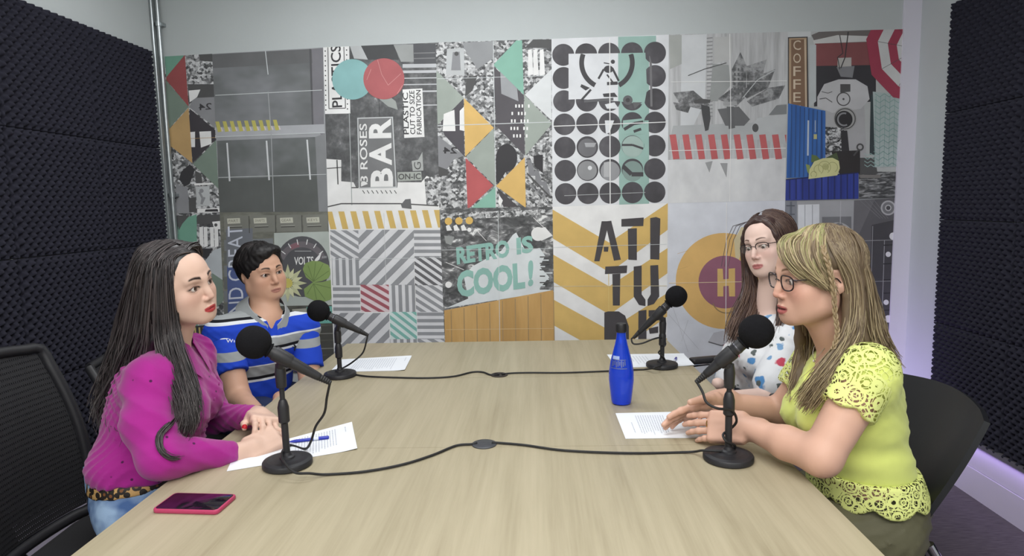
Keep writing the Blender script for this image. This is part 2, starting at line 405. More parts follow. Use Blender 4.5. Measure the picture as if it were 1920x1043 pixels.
# --- garage doors with yellow stripes
s = Sheet([T1, T2, M2, M1], ink(150, 153, 158))
s.draw([(398, 102), (584, 92), (588, 236), (404, 238)], DOORU, 1); s.draw([(584, 92), (606, 90), (608, 260), (588, 236)], ink(116, 114, 122), 1)
s.draw([(398, 102), (584, 92), (586, 118), (399, 128)], ink(98, 100, 102), 1)
s.draw([(584, 92), (588, 234), (585, 234), (580, 92)], ink(80, 80, 84), 2)
s.draw([(404, 240), (608, 233), (609, 250), (405, 257)], ink(164, 167, 173), 2)
s.draw([(407, 264), (591, 257), (598, 397), (412, 399)], DOORL, 1); s.draw([(409, 336), (594, 330), (598, 397), (412, 399)], ink(84, 88, 87), 2)
s.draw([(591, 257), (610, 250), (615, 397), (598, 397)], ink(124, 127, 130), 2)
for a, b in (((426, 268), (431, 340)), ((500, 264), (505, 338)), ((576, 262), (582, 337))): s.line([a, b], 3.0, ink(205, 209, 212), 4)
for k in range(9):
    x = 407+k*13.5; y = 237-k*.4
    s.draw([(x-3, y-9), (x+4, y-9), (x+9, y+10), (x+2, y+11)], ink(186, 176, 70), 4); s.draw([(x+5, y+2), (x+9, y+2), (x+12, y+9), (x+9, y+10)], ink(202, 190, 196), 3)
s.line([(404, 179), (604, 169)], 1.2, CREASE, 5); s.line([(407, 257), (609, 249)], 1.1, CREASE, 5); s.line([(410, 333), (612, 327)], .9, CREASE, 5)
s.line([(498, 96), (503, 140)], 1.6, CREASE, 5); s.line([(503, 172), (509, 255), (514, 397)], 1.5, ink(160, 164, 168), 5)
s.done('grey metal garage door poster with a short row of yellow slanted stripes')
# --- filing drawers, gauge, leaves
s = Sheet([M1, M2, B2, B1], DRAWER)
for k in range(4):
    x = 420+k*49.5; y = 405-k*.6
    s.draw([(x, y), (x+46, y-1), (x+47, y+30), (x+1, y+31)], ink(118, 119, 110), 1)
    s.draw([(x+6, y+5), (x+30, y+4), (x+31, y+14), (x+7, y+15)], ink(190, 190, 172), 2); s.line([(x+8, y+21), (x+34, y+20)], 4, ink(78, 78, 72), 2); s.line([(x+8, y+20), (x+34, y+19)], 1.2, ink(176, 176, 166), 3)
    s.line([(x+47, y), (x+48, y+32)], 1.4, ink(70, 70, 66), 3)
    s.text(('PART', 'SHAFTS', 'GEAR', 'KEYS')[k], (x+9, y+12), (18, -.6), (0, -5), ink(120, 118, 104), 3)
for k in range(8): s.draw([(420, 450+k*24), (512, 447+k*24), (513, 468+k*24), (421, 471+k*24)], ink(96, 100, 98) if k % 2 else ink(112, 118, 122), 1)
s.draw([(426, 500), (470, 498), (472, 600), (428, 602)], ink(70, 88, 150), 2); s.draw([(424, 430), (474, 428), (474, 500), (426, 500)], ink(106, 112, 122), 2)
s.text('BEHIND GREAT', (458, 655), (-3, -232), (-28, 2), ink(200, 206, 224), 4)
s.draw([(514, 437), (619, 434), (625, 572), (517, 574)], ink(170, 180, 174), 2)
s.circ((567, 500), 51, ink(78, 78, 84), 3, 40, 57); s.ring((567, 500), 36, 47, ink(104, 98, 104), 4, 200, 340)
s.ring((567, 500), 37, 46, ink(136, 88, 100), 5, 238, 262)
for a in (214, 236, 258, 282, 304, 326): s.line([(567+38*math.cos(math.radians(a)), 500+42*math.sin(math.radians(a))), (567+47*math.cos(math.radians(a)), 500+52*math.sin(math.radians(a)))], 1.6, WHITE, 6)
s.text('VOLTS', (552, 497), (36, -1), (0, -15), WHITE, 6, .02); s.line([(553, 471), (584, 471)], 1, LG, 6)
s.draw([(588, 494), (592, 485), (604, 472), (599, 487)], WHITE, 7); s.text('600', (604, 484), (9, 0), (0, -4), LG, 7)
LEAF = ink(124, 154, 74); LEAFD = ink(96, 124, 58)
def leaf(pts, vein):
    s.draw(pts, LEAF, 8)
    for v in vein: s.line([v[0], v[1]], 1.2, LEAFD, 9)
leaf([(588, 530), (574, 520), (568, 505), (572, 494), (586, 489), (600, 490), (616, 497), (622, 510), (616, 522), (604, 527)], [((588, 528), (578, 498)), ((588, 528), (592, 492)), ((588, 528), (606, 495)), ((588, 528), (617, 508)), ((588, 528), (572, 512))])
leaf([(586, 530), (604, 529), (624, 524), (626, 548), (620, 562), (604, 567), (588, 563), (572, 556), (570, 542)], [((588, 532), (620, 540)), ((588, 532), (610, 562)), ((588, 532), (594, 562)), ((588, 532), (576, 552))])
for k in range(16):
    a = 2*math.pi*k/16; r = 30 if k % 2 else 36; c, q = math.cos(a), math.sin(a); n = (-q, c); lv = 10 + k % 2
    s.draw([(540+c*6, 531+q*6), (540+c*r*.55+n[0]*4.5, 531+q*r*.55+n[1]*4.5), (540+c*r, 531+q*r), (540+c*r*.55-n[0]*4.5, 531+q*r*.55-n[1]*4.5)], ink(208, 210, 158) if k % 2 else ink(192, 196, 144), lv)
s.circ((540, 531), 9, ink(206, 190, 74), 12)
s.draw([(516, 574), (628, 572), (628, 700), (520, 700)], DRAWERD, 4); s.draw([(548, 580), (576, 578), (578, 606), (550, 607)], ink(160, 160, 146), 5)
s.draw([(575, 576), (628, 574), (629, 606), (577, 607)], ink(92, 178, 162), 6)
for k in range(12): s.line([(578+k*4.2, 578), (578+k*4.2, 604)], .8, ink(140, 205, 192), 7)
for y in (612, 640, 668): s.draw([(590, y), (628, y-1), (628, y+24), (590, y+25)], ink(70, 70, 64), 6); s.line([(592, y+14), (626, y+13)], 1.5, ink(128, 128, 120), 7)
s.done('olive filing drawer poster with round volt gauge, pale flower and green leaves')

# --- bar sign collage
s = Sheet([T2, T3, M3, M2], SOOT)
s.draw([(656, 86), (700, 84), (690, 112), (664, 110)], LG, 1); s.draw([(676, 84), (740, 82), (748, 112), (690, 112)], ink(66, 68, 70), 2)
s.draw([(738, 84), (775, 83), (776, 116), (752, 116)], ink(150, 154, 154), 2); s.draw([(775, 83), (817, 82), (818, 120), (776, 122)], ink(80, 82, 86), 2)
for y in (100, 110): s.line([(776, y), (816, y-1)], 2, ink(120, 122, 124), 3)
for y, w_ in ((124, 7), (135, 5), (147, 2), (159, 2), (172, 3), (198, 2)): s.line([(755, y), (820, y-1)], w_, ink(186, 189, 194), 3)
s.draw([(690, 168), (716, 170), (742, 190), (746, 206), (728, 200)], ink(150, 156, 152), 2)
s.draw([(606, 89), (655, 87), (657, 213), (609, 214)], WHITE, 3)
for k in range(13):
    s.circ((610+k*.1, 96+k*9.2), 1.3, BLACK, 4, 8); s.circ((650+k*.15, 94+k*9.2), 1.3, BLACK, 4, 8)
for a, b in (((615, 89), (617, 204)), ((645, 88), (648, 203)), ((617, 204), (648, 203))): s.line([a, b], 1.6, ink(90, 88, 90), 4)
s.text('PLASTICS', (642, 201), (-3, -116), (-19, 1), BLACK, 4, .012)
s.circ((661, 149), 38, ink(122, 180, 182), 5, 40); s.circ((720, 148), 38.5, ink(184, 84, 88), 6, 40)
s.line([(708, 112), (716, 140), (728, 160), (752, 138)], 1, ink(206, 130, 130), 7); s.line([(696, 130), (688, 150)], 1, ink(206, 130, 130), 7); s.line([(745, 176), (755, 160)], 1.2, ink(206, 130, 130), 7)
s.line([(655, 212), (660, 385)], 1.5, ink(160, 165, 166), 3)
s.draw([(609, 298), (640, 300), (640, 340), (663, 342), (668, 352), (745, 352), (746, 342), (790, 342), (800, 330), (824, 340), (824, 395), (614, 397)], WHITE, 2)
s.draw([(796, 336), (824, 326), (824, 386), (800, 384)], CROWD, 3)
s.line([(632, 300), (634, 346)], 2.2, DK, 4); s.line([(613, 316), (640, 314)], 1.6, DK, 4); s.line([(659, 352), (672, 352)], 2, DK, 4)
s.line([(614, 388), (640, 382), (750, 382), (822, 386)], 2.2, DK, 4); s.draw([(752, 384), (760, 374), (770, 373), (772, 392), (754, 390)], ink(96, 98, 100), 5)
s.draw([(670, 221), (737, 219), (744, 352), (673, 354)], ink(190, 194, 196), 4); s.draw([(672, 223), (735, 221), (742, 350), (675, 352)], ink(112, 113, 116), 5)
s.text('3 ROSES', (690, 342), (-2, -110), (-14, 0), WHITE, 6, .01); s.draw([(677, 350), (690, 345), (684, 340), (677, 340)], WHITE, 6)
s.text('B', (737, 350), (0, -35), (-42, 1), WHITE, 6, .035); s.text('A', (735, 310), (-1, -42), (-42, 1), WHITE, 6, .035); s.text('R', (734, 259), (-1, -37), (-42, 1), WHITE, 6, .035)
for k in range(8): s.line([(680+k*8.5, 357), (684+k*8.5, 363)], 1.4, DK, 4)
s.draw([(755, 168), (792, 166), (796, 257), (758, 259)], WHITE, 4)
s.text('PLASTIC', (767, 252), (-2, -78), (-10, 0), BLACK, 5, .01); s.text('CUT TO SIZE', (779, 252), (-2, -82), (-9.5, 0), BLACK, 5, .01); s.text('FABRICATION', (791, 252), (-2, -83), (-9, 0), BLACK, 5, .01)
s.draw([(745, 323), (790, 322), (791, 338), (746, 340)], ink(160, 166, 160), 4); s.text('ON-IC', (747, 337), (42, -1), (0, -11), DK, 5, .02)
s.draw([(772, 302), (784, 300), (792, 285), (794, 320), (774, 321)], ink(164, 168, 166), 4); s.text('G', (790, 318), (-1, -14), (-13, 0), DK, 5)
s.line([(708, 110), (712, 220)], 1, ink(60, 60, 62), 3)
s.done('dark street collage poster with the big BAR sign and the blue and red discs')
# --- striped squares
s = Sheet([M2, M3, B3, B2], WHITE)
s.draw([(615, 395), (824, 390), (824, 397), (616, 402)], WHITE, 1)
for k in range(11):
    x = 612+k*22.4; y = 397-k*.35
    s.draw([(x, y), (x+11, y), (x+19, y+33), (x+8, y+33)], ink(212, 172, 78), 2)
G1 = ink(140, 142, 149); G2 = ink(96, 95, 101)
def sq(x0, y0, x1, y1, ang, wd, gap, m, tint=None, ph=0):
    q = [(x0, y0), (x1, y0), (x1+1.2, y1), (x0+1.2, y1)]
    s.draw(q, tint or ink(214, 216, 221), 1); s.stripes(q, ang, wd, gap, m, 2, ph)
sq(619, 432, 672, 484, 33, 6, 6, G1); sq(672, 431, 776, 535, -45, 10, 11, G1); sq(776, 430, 828, 482, 0, 6.2, 6, G1)
sq(622, 484, 674, 535, 88, 6.5, 6, G1); sq(777, 482, 830, 535, 35, 5.5, 5.5, G2)
sq(624, 535, 675, 587, 0, 6.5, 6, G1, ph=3); sq(676, 534, 729, 585, 30, 6, 6.5, ink(172, 78, 92), ink(220, 200, 206)); sq(729, 534, 778, 585, 88, 6.5, 6, G1); sq(779, 535, 831, 585, 33, 6, 6, G1)
sq(626, 587, 730, 690, -45, 10.5, 11, G1); sq(731, 585, 781, 636, 38, 5.5, 6, ink(112, 186, 174), ink(206, 226, 224)); sq(782, 585, 834, 636, 0, 6.2, 6, G1); sq(731, 636, 783, 690, 88, 6.5, 6, G1); sq(783, 636, 836, 690, 30, 6.5, 6, G1)
s.line([(720, 400), (724, 534)], .8, ink(196, 200, 202), 4); s.line([(619, 487), (830, 483)], .8, CREASE, 4)
s.done('poster of grey striped squares with a yellow striped band on top')

# --- triangles over crowd
s = Sheet([T3, T4, M4, M3], CROWD)
s.draw([(838, 92), (870, 90), (871, 142), (836, 140)], LG, 2); s.draw([(849, 98), (862, 97), (864, 132), (846, 132)], GRY, 3); s.circ((856, 101), 4, DK, 4)
s.draw([(868, 80), (925, 77), (924, 110), (895, 130), (870, 90)], ink(140, 143, 146), 2)
s.draw([(874, 148), (896, 140), (886, 170), (872, 182)], DK, 2)
s.draw([(816, 130), (870, 184), (819, 236)], GREEN, 3)
s.draw([(869, 184), (871, 294), (834, 254), (826, 226)], ink(74, 70, 78), 2)
s.draw([(832, 214), (852, 206), (854, 246), (830, 246)], WHITE, 3); s.draw([(862, 208), (870, 200), (871, 246), (862, 244)], WHITE, 3)
s.draw([(820, 254), (870, 292), (850, 300), (838, 318), (822, 312)], GRY, 2); s.text('24', (857, 288), (-26, 0), (0, -12), BLACK, 4, .02)
s.draw([(820, 300), (838, 300), (840, 330), (821, 330)], DK, 1)
s.draw([(870, 184), (926, 240), (872, 294)], ink(222, 174, 82), 4)
s.draw([(926, 241), (929, 350), (874, 294)], GREEN, 4)
s.draw([(873, 296), (925, 348), (877, 393)], RED, 5)
s.draw([(929, 350), (930, 392), (881, 393)], TEAL, 4)
s.draw([(925, 124), (978, 175), (982, 178), (984, 292), (930, 236)], ink(80, 76, 82), 2)
for i in range(6):
    for j in range(5):
        if (i*3+j) % 4: s.draw([(960+i*6-j, 196+j*14), (963+i*6-j, 196+j*14), (963+i*6-j, 202+j*14), (960+i*6-j, 202+j*14)], WHITE, 5)
s.draw([(938, 135), (968, 150), (972, 190), (940, 176)], ink(150, 152, 158), 3)
s.draw([(925, 122), (968, 76), (979, 76), (982, 178)], TEAL, 5)
s.draw([(984, 178), (1034, 130), (1034, 226)], ink(208, 212, 214), 3); s.draw([(984, 90), (1000, 74), (1034, 74), (1034, 90)], DK, 2)
for x in (990, 1000, 1012): s.draw([(x, 94), (x+7, 92), (x+10, 140), (x, 142)], WHITE, 3)
s.draw([(983, 178), (1035, 232), (985, 292)], GREEN, 4)
s.circ((950, 296), 20, BLACK, 3, 24, 26); s.draw([(930, 296), (950, 320), (934, 345), (930, 340)], BLACK, 3)
s.draw([(930, 349), (984, 295), (986, 390)], ink(222, 174, 82), 6)
s.draw([(932, 352), (972, 388), (944, 388)], ink(70, 66, 70), 4); s.draw([(936, 366), (943, 376), (938, 388), (934, 380)], WHITE, 5)
s.draw([(1000, 292), (1018, 290), (1018, 325), (1002, 312)], BLACK, 3); s.line([(988, 325), (1034, 372)], 3, DK, 3); s.line([(988, 340), (1034, 388)], 2, GRY, 3)
for i in range(3): s.draw([(988+i*14, 300+i*20), (996+i*14, 300+i*20), (1004+i*14, 330+i*18), (992+i*14, 330+i*18)], ink(122, 124, 128), 2)
s.line([(820, 236), (1034, 229)], 1.4, CREASE, 7); s.line([(925, 77), (930, 392)], 1.1, CREASE, 7); s.line([(820, 148), (1034, 142)], .9, CREASE, 3)
s.done('crowd picture poster with coloured triangles, left of the black dots poster')
# --- slogan with container
s = Sheet([M3, M4, B4, B3], CITY)
s.draw([(826, 400), (1036, 392), (1036, 402), (826, 414)], CROWD, 1)
for k in range(3): s.circ((841+k*19.5, 415-k*.6), 7, ink(220, 172, 70), 4, 20)
for k in range(3): s.draw([(836+k*14, 424), (842+k*14, 421), (848+k*14, 432), (838+k*14, 433)], WHITE, 3)
s.draw([(885, 500), (940, 470), (962, 440), (968, 436), (985, 470), (1012, 465), (1022, 480), (1012, 500), (1030, 520), (1012, 540), (1036, 546), (836, 578), (878, 560), (870, 520)], ink(208, 216, 220), 3)
for k in range(12): s.line([(1012, 482+k*6), (1012+10+14*((k*7) % 3)/2, 482+k*6)], 2.2, ink(208, 216, 220) if k % 2 else DK, 4)
s.draw([(1015, 452), (1000, 430), (1022, 426), (1036, 442)], WHITE, 3); s.circ((1009, 439), 13, WHITE, 4)
s.circ((841, 534), 6, WHITE, 4); s.circ((880, 431), 4, WHITE, 4); s.draw([(833, 442), (852, 444), (846, 460), (836, 456)], ink(140, 144, 144), 3)
s.line([(836, 492), (870, 506)], 1, WHITE, 4); s.line([(890, 428), (912, 452)], 1, WHITE, 4); s.line([(1000, 408), (1034, 440)], 1, WHITE, 4)
TT = ink(128, 186, 174)
s.text('RETRO', (857, 497), (99, -15), (-2, -33), TT, 6, .045); s.text('IS', (969, 478), (31, -5), (-1, -32), TT, 6, .045)
s.text('COOL', (858, 559), (127, -18), (-2, -50), TT, 6, .05); s.text('!', (990, 538), (10, -2), (0, -49), TT, 6, .045)
s.draw([(833, 582), (1037, 544), (1037, 546), (1041, 700), (836, 700)], RUST, 5)
for k in range(9): s.line([(846+k*24, 582-k*4.4), (848+k*24, 700)], 2, ink(170, 132, 78), 6)
s.line([(934, 395), (938, 700)], 1, CREASE, 8); s.line([(836, 618), (1038, 616)], 1, ink(214, 180, 120), 7); s.line([(828, 469), (1036, 466)], .8, CREASE, 8)
s.done('night street poster reading RETRO IS COOL! above an ochre container')

# --- black dots
s = Sheet([T4, T5, M5, M4], ink(212, 214, 220))
GT = ink(138, 178, 168); DARK = ink(64, 62, 66)
s.draw([(1159, 69), (1230, 67), (1230, 90), (1217, 105), (1217, 385), (1161, 387)], GT, 1)
for j in range(7):
    for i in range(5):
        u = i/4; v = j/6
        cx = (1-v)*(1056+172*u)+v*(1060.5+167*u); cy = (1-v)*(103-4*u)+v*(363.5-3*u)
        s.circ((cx, cy), 20.6-.5*v, DISC, 2, 32)
WP = ink(212, 214, 220)
s.draw([(1066, 101), (1159, 100), (1159, 190), (1120, 188), (1085, 186), (1066, 187)], WP, 3); s.draw([(1159, 100), (1210, 99), (1213, 168), (1208, 196), (1159, 190)], GT, 3)
s.ring((1138, 118), 43, 52, DARK, 4, -20, 62, region=[(1060, 101), (1215, 101), (1215, 200), (1060, 200)]); s.ring((1138, 118), 43, 52, DARK, 4, 118, 200, region=[(1060, 101), (1215, 101), (1215, 200), (1060, 200)])
s.draw([(1090, 158), (1106, 165), (1098, 170), (1088, 163)], DARK, 5); s.line([(1122, 148), (1132, 130), (1148, 128), (1160, 152)], 4, DARK, 5)
s.circ((1141, 130), 9, DARK, 5, 16, 7); s.circ((1149, 116), 4, DARK, 5, 12); s.line([(1132, 118), (1143, 120)], 2, DARK, 5); s.line([(1138, 140), (1150, 156)], 3, DARK, 5); s.line([(1152, 134), (1160, 150)], 1.6, DARK, 5)
s.line([(1138, 157), (1158, 156)], 6, DARK, 5); s.line([(1090, 188), (1108, 168)], 4, DARK, 5); s.line([(1095, 190), (1150, 186)], 5, ink(90, 90, 94), 5)
s.draw([(1130, 176), (1152, 174), (1158, 182), (1132, 182)], DARK, 5); s.draw([(1134, 196), (1152, 192), (1160, 204), (1138, 204)], WP, 4)
s.circ((1177, 188), 9, ink(90, 90, 94), 5); s.circ((1177, 188), 4, DARK, 6); s.draw([(1186, 192), (1204, 192), (1190, 204)], ink(90, 90, 94), 5)
s.draw([(1134, 226), (1152, 226), (1144, 248), (1136, 252)], WP, 4); s.line([(1155, 222), (1143, 254)], 4, DARK, 5)
s.draw([(1168, 226), (1207, 222), (1207, 252), (1168, 252)], GT, 4); s.line([(1170, 243), (1188, 232), (1206, 229)], 6, DARK, 5); s.line([(1188, 247), (1202, 242)], 5, DARK, 5)
s.circ((1186, 275), 20, ink(150, 178, 170), 4); s.line([(1166, 272), (1186, 272), (1206, 279)], 4, DARK, 5); s.draw([(1208, 226), (1216, 226), (1217, 300), (1208, 296)], GT, 4)
s.circ((1101, 277), 17, ink(104, 104, 110), 4); s.draw([(1096, 268), (1118, 268), (1114, 276), (1098, 276)], ink(160, 162, 166), 5); s.circ((1101, 320), 18, ink(136, 137, 142), 4); s.circ((1106, 315), 4, WP, 5)
s.circ((1144, 321), 18, ink(140, 141, 147), 4); s.draw([(1132, 305), (1142, 303), (1142, 332), (1132, 332)], ink(170, 171, 176), 5)
s.circ((1186, 321), 19, ink(120, 146, 140), 4); s.line([(1168, 312), (1184, 327), (1206, 327)], 8, DARK, 5)
s.draw([(1216, 95), (1222, 120), (1224, 240), (1220, 240), (1218, 120)], ink(110, 108, 112), 4, region=[(1205, 105), (1230, 105), (1230, 200), (1205, 200)])
s.line([(1143, 72), (1144, 386)], 1.8, WHITE, 7); s.line([(1037, 237), (1250, 229)], 1.6, WHITE, 7); s.line([(1058, 367), (1210, 361)], .9, LG, 7)
s.done('white poster with a grid of black dots and a pale green vertical band')
# --- ATITUDE
s = Sheet([M4, M5, B5, B4], ink(226, 228, 234))
for k in range(5):
    y = 393+k*84; t = 56-k*3
    s.draw([(1036, y), (1142, y+62-k*2), (1143, y+62+t-k*2), (1036, y+t-2)], ink(216, 172, 80), 2)
    s.draw([(1252, y-12), (1142, y+62-k*2), (1143, y+62+t-k*2), (1252, y+t-18)], ink(216, 172, 80), 2)
A_ = ink(66, 62, 66)
s.draw([(1114, 489), (1127, 415), (1146, 414), (1164, 486), (1152, 488), (1137, 436), (1124, 490)], A_, 5) if False else None
s.draw([(1114, 490), (1128, 415), (1138, 415), (1138, 432), (1124, 490)], A_, 5); s.draw([(1138, 415), (1146, 414), (1164, 487), (1151, 489), (1138, 432)], A_, 5); s.draw([(1132, 463), (1141, 463), (1140, 472), (1132, 472)], A_, 5)
s.draw([(1165, 411), (1207, 408), (1206, 424), (1165, 425)], A_, 5); s.draw([(1177, 429), (1194, 428), (1194, 488), (1178, 487)], A_, 5)
s.draw([(1219, 409), (1230, 407), (1238, 410), (1236, 487), (1219, 486)], A_, 5)
s.draw([(1135, 500), (1176, 498), (1175, 512), (1134, 514)], A_, 5); s.draw([(1148, 514), (1163, 513), (1162, 573), (1149, 573)], A_, 5)
s.draw([(1188, 500), (1203, 498), (1203, 552), (1210, 562), (1210, 574), (1198, 572), (1188, 556)], A_, 5); s.draw([(1219, 498), (1234, 497), (1236, 556), (1226, 570), (1214, 574), (1214, 562), (1220, 552)], A_, 5)
s.draw([(1133, 586), (1140, 584), (1160, 584), (1172, 592), (1179, 612), (1179, 690), (1133, 690)], A_, 5)
s.draw([(1197, 583), (1212, 581), (1212, 690), (1196, 690)], A_, 5); s.draw([(1216, 582), (1236, 581), (1236, 594), (1216, 594)], A_, 5); s.draw([(1216, 616), (1234, 612), (1234, 624), (1218, 626)], A_, 5)
s.line([(1036, 464), (1250, 458)], .8, CREASE, 7); s.line([(1038, 537), (1250, 536)], .9, ink(206, 190, 150), 7); s.line([(1141, 500), (1142, 690)], 1.2, ink(220, 188, 100), 4)
s.done('ochre and white chevron poster with bold black letters ATI TU DE')

# --- rainy street
s = Sheet([T5, T6, M6, M5], RAIN)
s.draw([(1278, 66), (1325, 64), (1322, 190), (1300, 236), (1276, 236)], ink(196, 200, 204), 1)
s.draw([(1255, 66), (1278, 66), (1278, 120), (1256, 130)], ink(160, 164, 160), 1)
for k in range(22): s.line([(1325, 72+k*7), (1336, 71+k*7)], 2.2, ink(132, 134, 136), 2)
s.draw([(1338, 70), (1372, 68), (1372, 110), (1340, 120)], ink(176, 178, 178), 1)
s.draw([(1372, 130), (1388, 98), (1400, 124), (1398, 180), (1374, 180)], LEAFG, 3)
for k in range(6):
    for j in range(3): s.draw([(1376+j*7, 128+k*9), (1379+j*7, 128+k*9), (1379+j*7, 133+k*9), (1376+j*7, 133+k*9)], ink(84, 86, 88), 4)
s.draw([(1336, 120), (1366, 122), (1370, 160), (1345, 190), (1330, 190)], ink(142, 146, 146), 2)
for p in ([(1400, 124), (1437, 112), (1430, 140), (1400, 165)], [(1390, 175), (1420, 142), (1453, 130), (1440, 165), (1400, 185)], [(1400, 190), (1440, 165), (1472, 160), (1460, 185), (1410, 200)], [(1262, 174), (1300, 170), (1330, 196), (1318, 206), (1275, 196)], [(1262, 192), (1296, 196), (1290, 212), (1268, 206)], [(1345, 186), (1380, 160), (1396, 184), (1380, 200)]):
    s.draw(p, LEAFG, 3)
s.line([(1290, 142), (1320, 130), (1362, 118)], 1.5, DK, 4); s.line([(1392, 184), (1420, 150), (1452, 132)], 1.6, LG, 5)
s.draw([(1262, 236), (1470, 228), (1470, 262), (1256, 262)], ink(164, 168, 170), 2)
s.draw([(1345, 205), (1385, 200), (1406, 224), (1395, 236), (1360, 236)], ink(96, 98, 100), 4)
s.draw([(1408, 238), (1420, 222), (1455, 216), (1476, 214), (1476, 272), (1430, 262), (1412, 262)], ink(176, 180, 182), 5); s.draw([(1440, 216), (1456, 198), (1476, 196), (1476, 214)], ink(118, 122, 124), 5); s.circ((1416, 240), 6, DK, 6, 16, 8); s.line([(1440, 216), (1455, 197), (1477, 193)], 1.6, LG, 6)
s.draw([(1300, 190), (1312, 185), (1332, 187), (1331, 193), (1302, 194)], DK, 5); s.draw([(1314, 196), (1330, 200), (1332, 222), (1328, 244), (1322, 246), (1316, 214)], ink(66, 68, 70), 6)
s.draw([(1355, 192), (1380, 190), (1384, 198), (1356, 198)], ink(150, 152, 154), 5); s.draw([(1362, 200), (1376, 200), (1378, 240), (1366, 242)], ink(92, 94, 96), 6)
s.draw([(1252, 300), (1474, 296), (1472, 378), (1252, 381)], HAZE, 2)
s.draw([(1322, 305), (1336, 302), (1330, 324)], ink(150, 152, 154), 3); s.draw([(1350, 306), (1364, 306), (1362, 333)], ink(146, 148, 150), 3)
for k in range(10):
    x = 1255+k*24
    s.draw([(x, 253), (x+12, 252), (x+19, 298), (x+7, 299)], ink(200, 82, 84), 6)
s.line([(1258, 154), (1475, 152)], 1.1, WHITE, 7); s.line([(1254, 283), (1473, 278)], 1.2, WHITE, 7); s.line([(1368, 64), (1370, 230), (1368, 378)], 1.2, WHITE, 7)
s.done('pale rainy street poster with umbrellas and a row of red slanted bars')
# --- orange disc
s = Sheet([M5, M6, B6, B5], ink(208, 211, 222))
s.circ((1357, 527), 90, ink(226, 172, 84), 1, 56); s.circ((1359, 529), 49.5, ink(150, 84, 108), 3, 40)
for y in (470, 500, 560): s.line([(1270, y+6), (1290, y)], .5, ink(200, 150, 70), 2)
s.draw([(1345, 504), (1355, 504), (1356, 524), (1366, 523), (1366, 504), (1378, 503), (1378, 556), (1367, 556), (1366, 536), (1356, 537), (1356, 556), (1345, 556)], ink(220, 174, 84), 4)
for dx in (0, 6, 13): s.line([(1352+dx, 500), (1362+dx, 450), (1374+dx, 424), (1400, 416), (1420, 420)], 1, ink(90, 80, 84), 5)
s.draw([(1376, 450), (1390, 426), (1404, 428), (1392, 470), (1380, 500)], ink(206, 188, 140), 2)
s.ring((1362, 560), 26, 28, ink(150, 118, 70), 4, 20, 160)
s.draw([(1328, 640), (1338, 624), (1356, 620), (1366, 630), (1368, 644), (1352, 647)], ink(184, 184, 192), 4); s.line([(1328, 641), (1352, 648), (1368, 645)], 2, ink(96, 94, 100), 5)
for a, b in (((1254, 590), (1310, 655)), ((1290, 600), (1278, 640)), ((1256, 560), (1290, 660))): s.line([a, b], .6, ink(176, 178, 188), 2)
s.line([(1362, 380), (1360, 690)], 1.2, WHITE, 7); s.line([(1254, 531), (1468, 527)], 1, ink(232, 206, 160), 7)
s.done('pale poster with a large orange disc, dark red centre and letter H')

# --- coffee sign, blue containers, umbrella
s = Sheet([T6, T7, M7, M6], ink(176, 180, 180))
s.draw([(1477, 58), (1520, 56), (1520, 70), (1477, 70)], ink(196, 200, 202), 1)
s.draw([(1521, 66), (1535, 60), (1640, 56), (1640, 80), (1530, 84)], ink(104, 98, 96), 2); s.draw([(1524, 76), (1570, 66), (1634, 68), (1632, 78), (1526, 82)], ink(196, 196, 194), 3)
s.draw([(1528, 82), (1634, 79), (1638, 126), (1528, 126)], ink(134, 66, 68), 3); s.draw([(1526, 124), (1642, 122), (1642, 190), (1526, 200)], ink(52, 50, 56), 3)
s.draw([(1518, 84), (1530, 84), (1530, 190), (1518, 200)], ink(178, 186, 188), 4)
s.draw([(1570, 109), (1596, 108), (1596, 130), (1570, 130)], ink(176, 172, 168), 5); s.line([(1574, 66), (1580, 100), (1570, 108), (1574, 130)], 1.5, BLACK, 6); s.line([(1590, 60), (1584, 108), (1576, 128)], 2, BLACK, 6)
s.draw([(1568, 126), (1602, 124), (1598, 146), (1576, 144)], ink(120, 122, 126), 5)
s.draw([(1532, 182), (1545, 158), (1572, 149), (1604, 149), (1626, 162), (1630, 186), (1614, 204), (1560, 212), (1532, 200)], ink(186, 186, 190), 6)
s.draw([(1548, 200), (1620, 196), (1624, 300), (1546, 304)], ink(168, 168, 172), 4)
s.ring((1581, 186), 11, 13, DK, 7); s.draw([(1575, 158), (1594, 158), (1594, 172), (1575, 174)], DK, 7); s.circ((1581, 186), 2, DK, 7)
s.circ((1584, 223), 22, ink(160, 160, 160), 7); s.ring((1584, 223), 18, 20, DK, 8); s.circ((1582, 224), 16, ink(46, 44, 48), 8); s.ring((1582, 224), 10, 13, GRY, 9, 290, 60+360-360)
s.line([(1536, 186), (1548, 184), (1560, 192)], 1.5, DK, 7); s.line([(1540, 172), (1552, 175), (1560, 172)], 1.2, DK, 7)
s.draw([(1546, 238), (1582, 240), (1580, 290), (1546, 290)], SCRAP, 7); s.draw([(1576, 245), (1588, 245), (1592, 285), (1578, 290)], BLACK, 8)
s.draw([(1558, 284), (1612, 282), (1612, 326), (1574, 328)], ink(48, 44, 46), 8); s.ring((1612, 276), 4, 7, DK, 9); s.line([(1608, 282), (1600, 292)], 3, DK, 9)
s.draw([(1604, 296), (1640, 296), (1645, 326), (1610, 328)], DK, 7); s.draw([(1632, 178), (1640, 178), (1640, 290), (1630, 290)], ink(48, 62, 66), 7)
s.draw([(1610, 322), (1690, 322), (1688, 373), (1610, 374)], TWIG, 6); s.draw([(1612, 328), (1650, 328), (1650, 334), (1612, 334)], ink(120, 116, 114), 7)
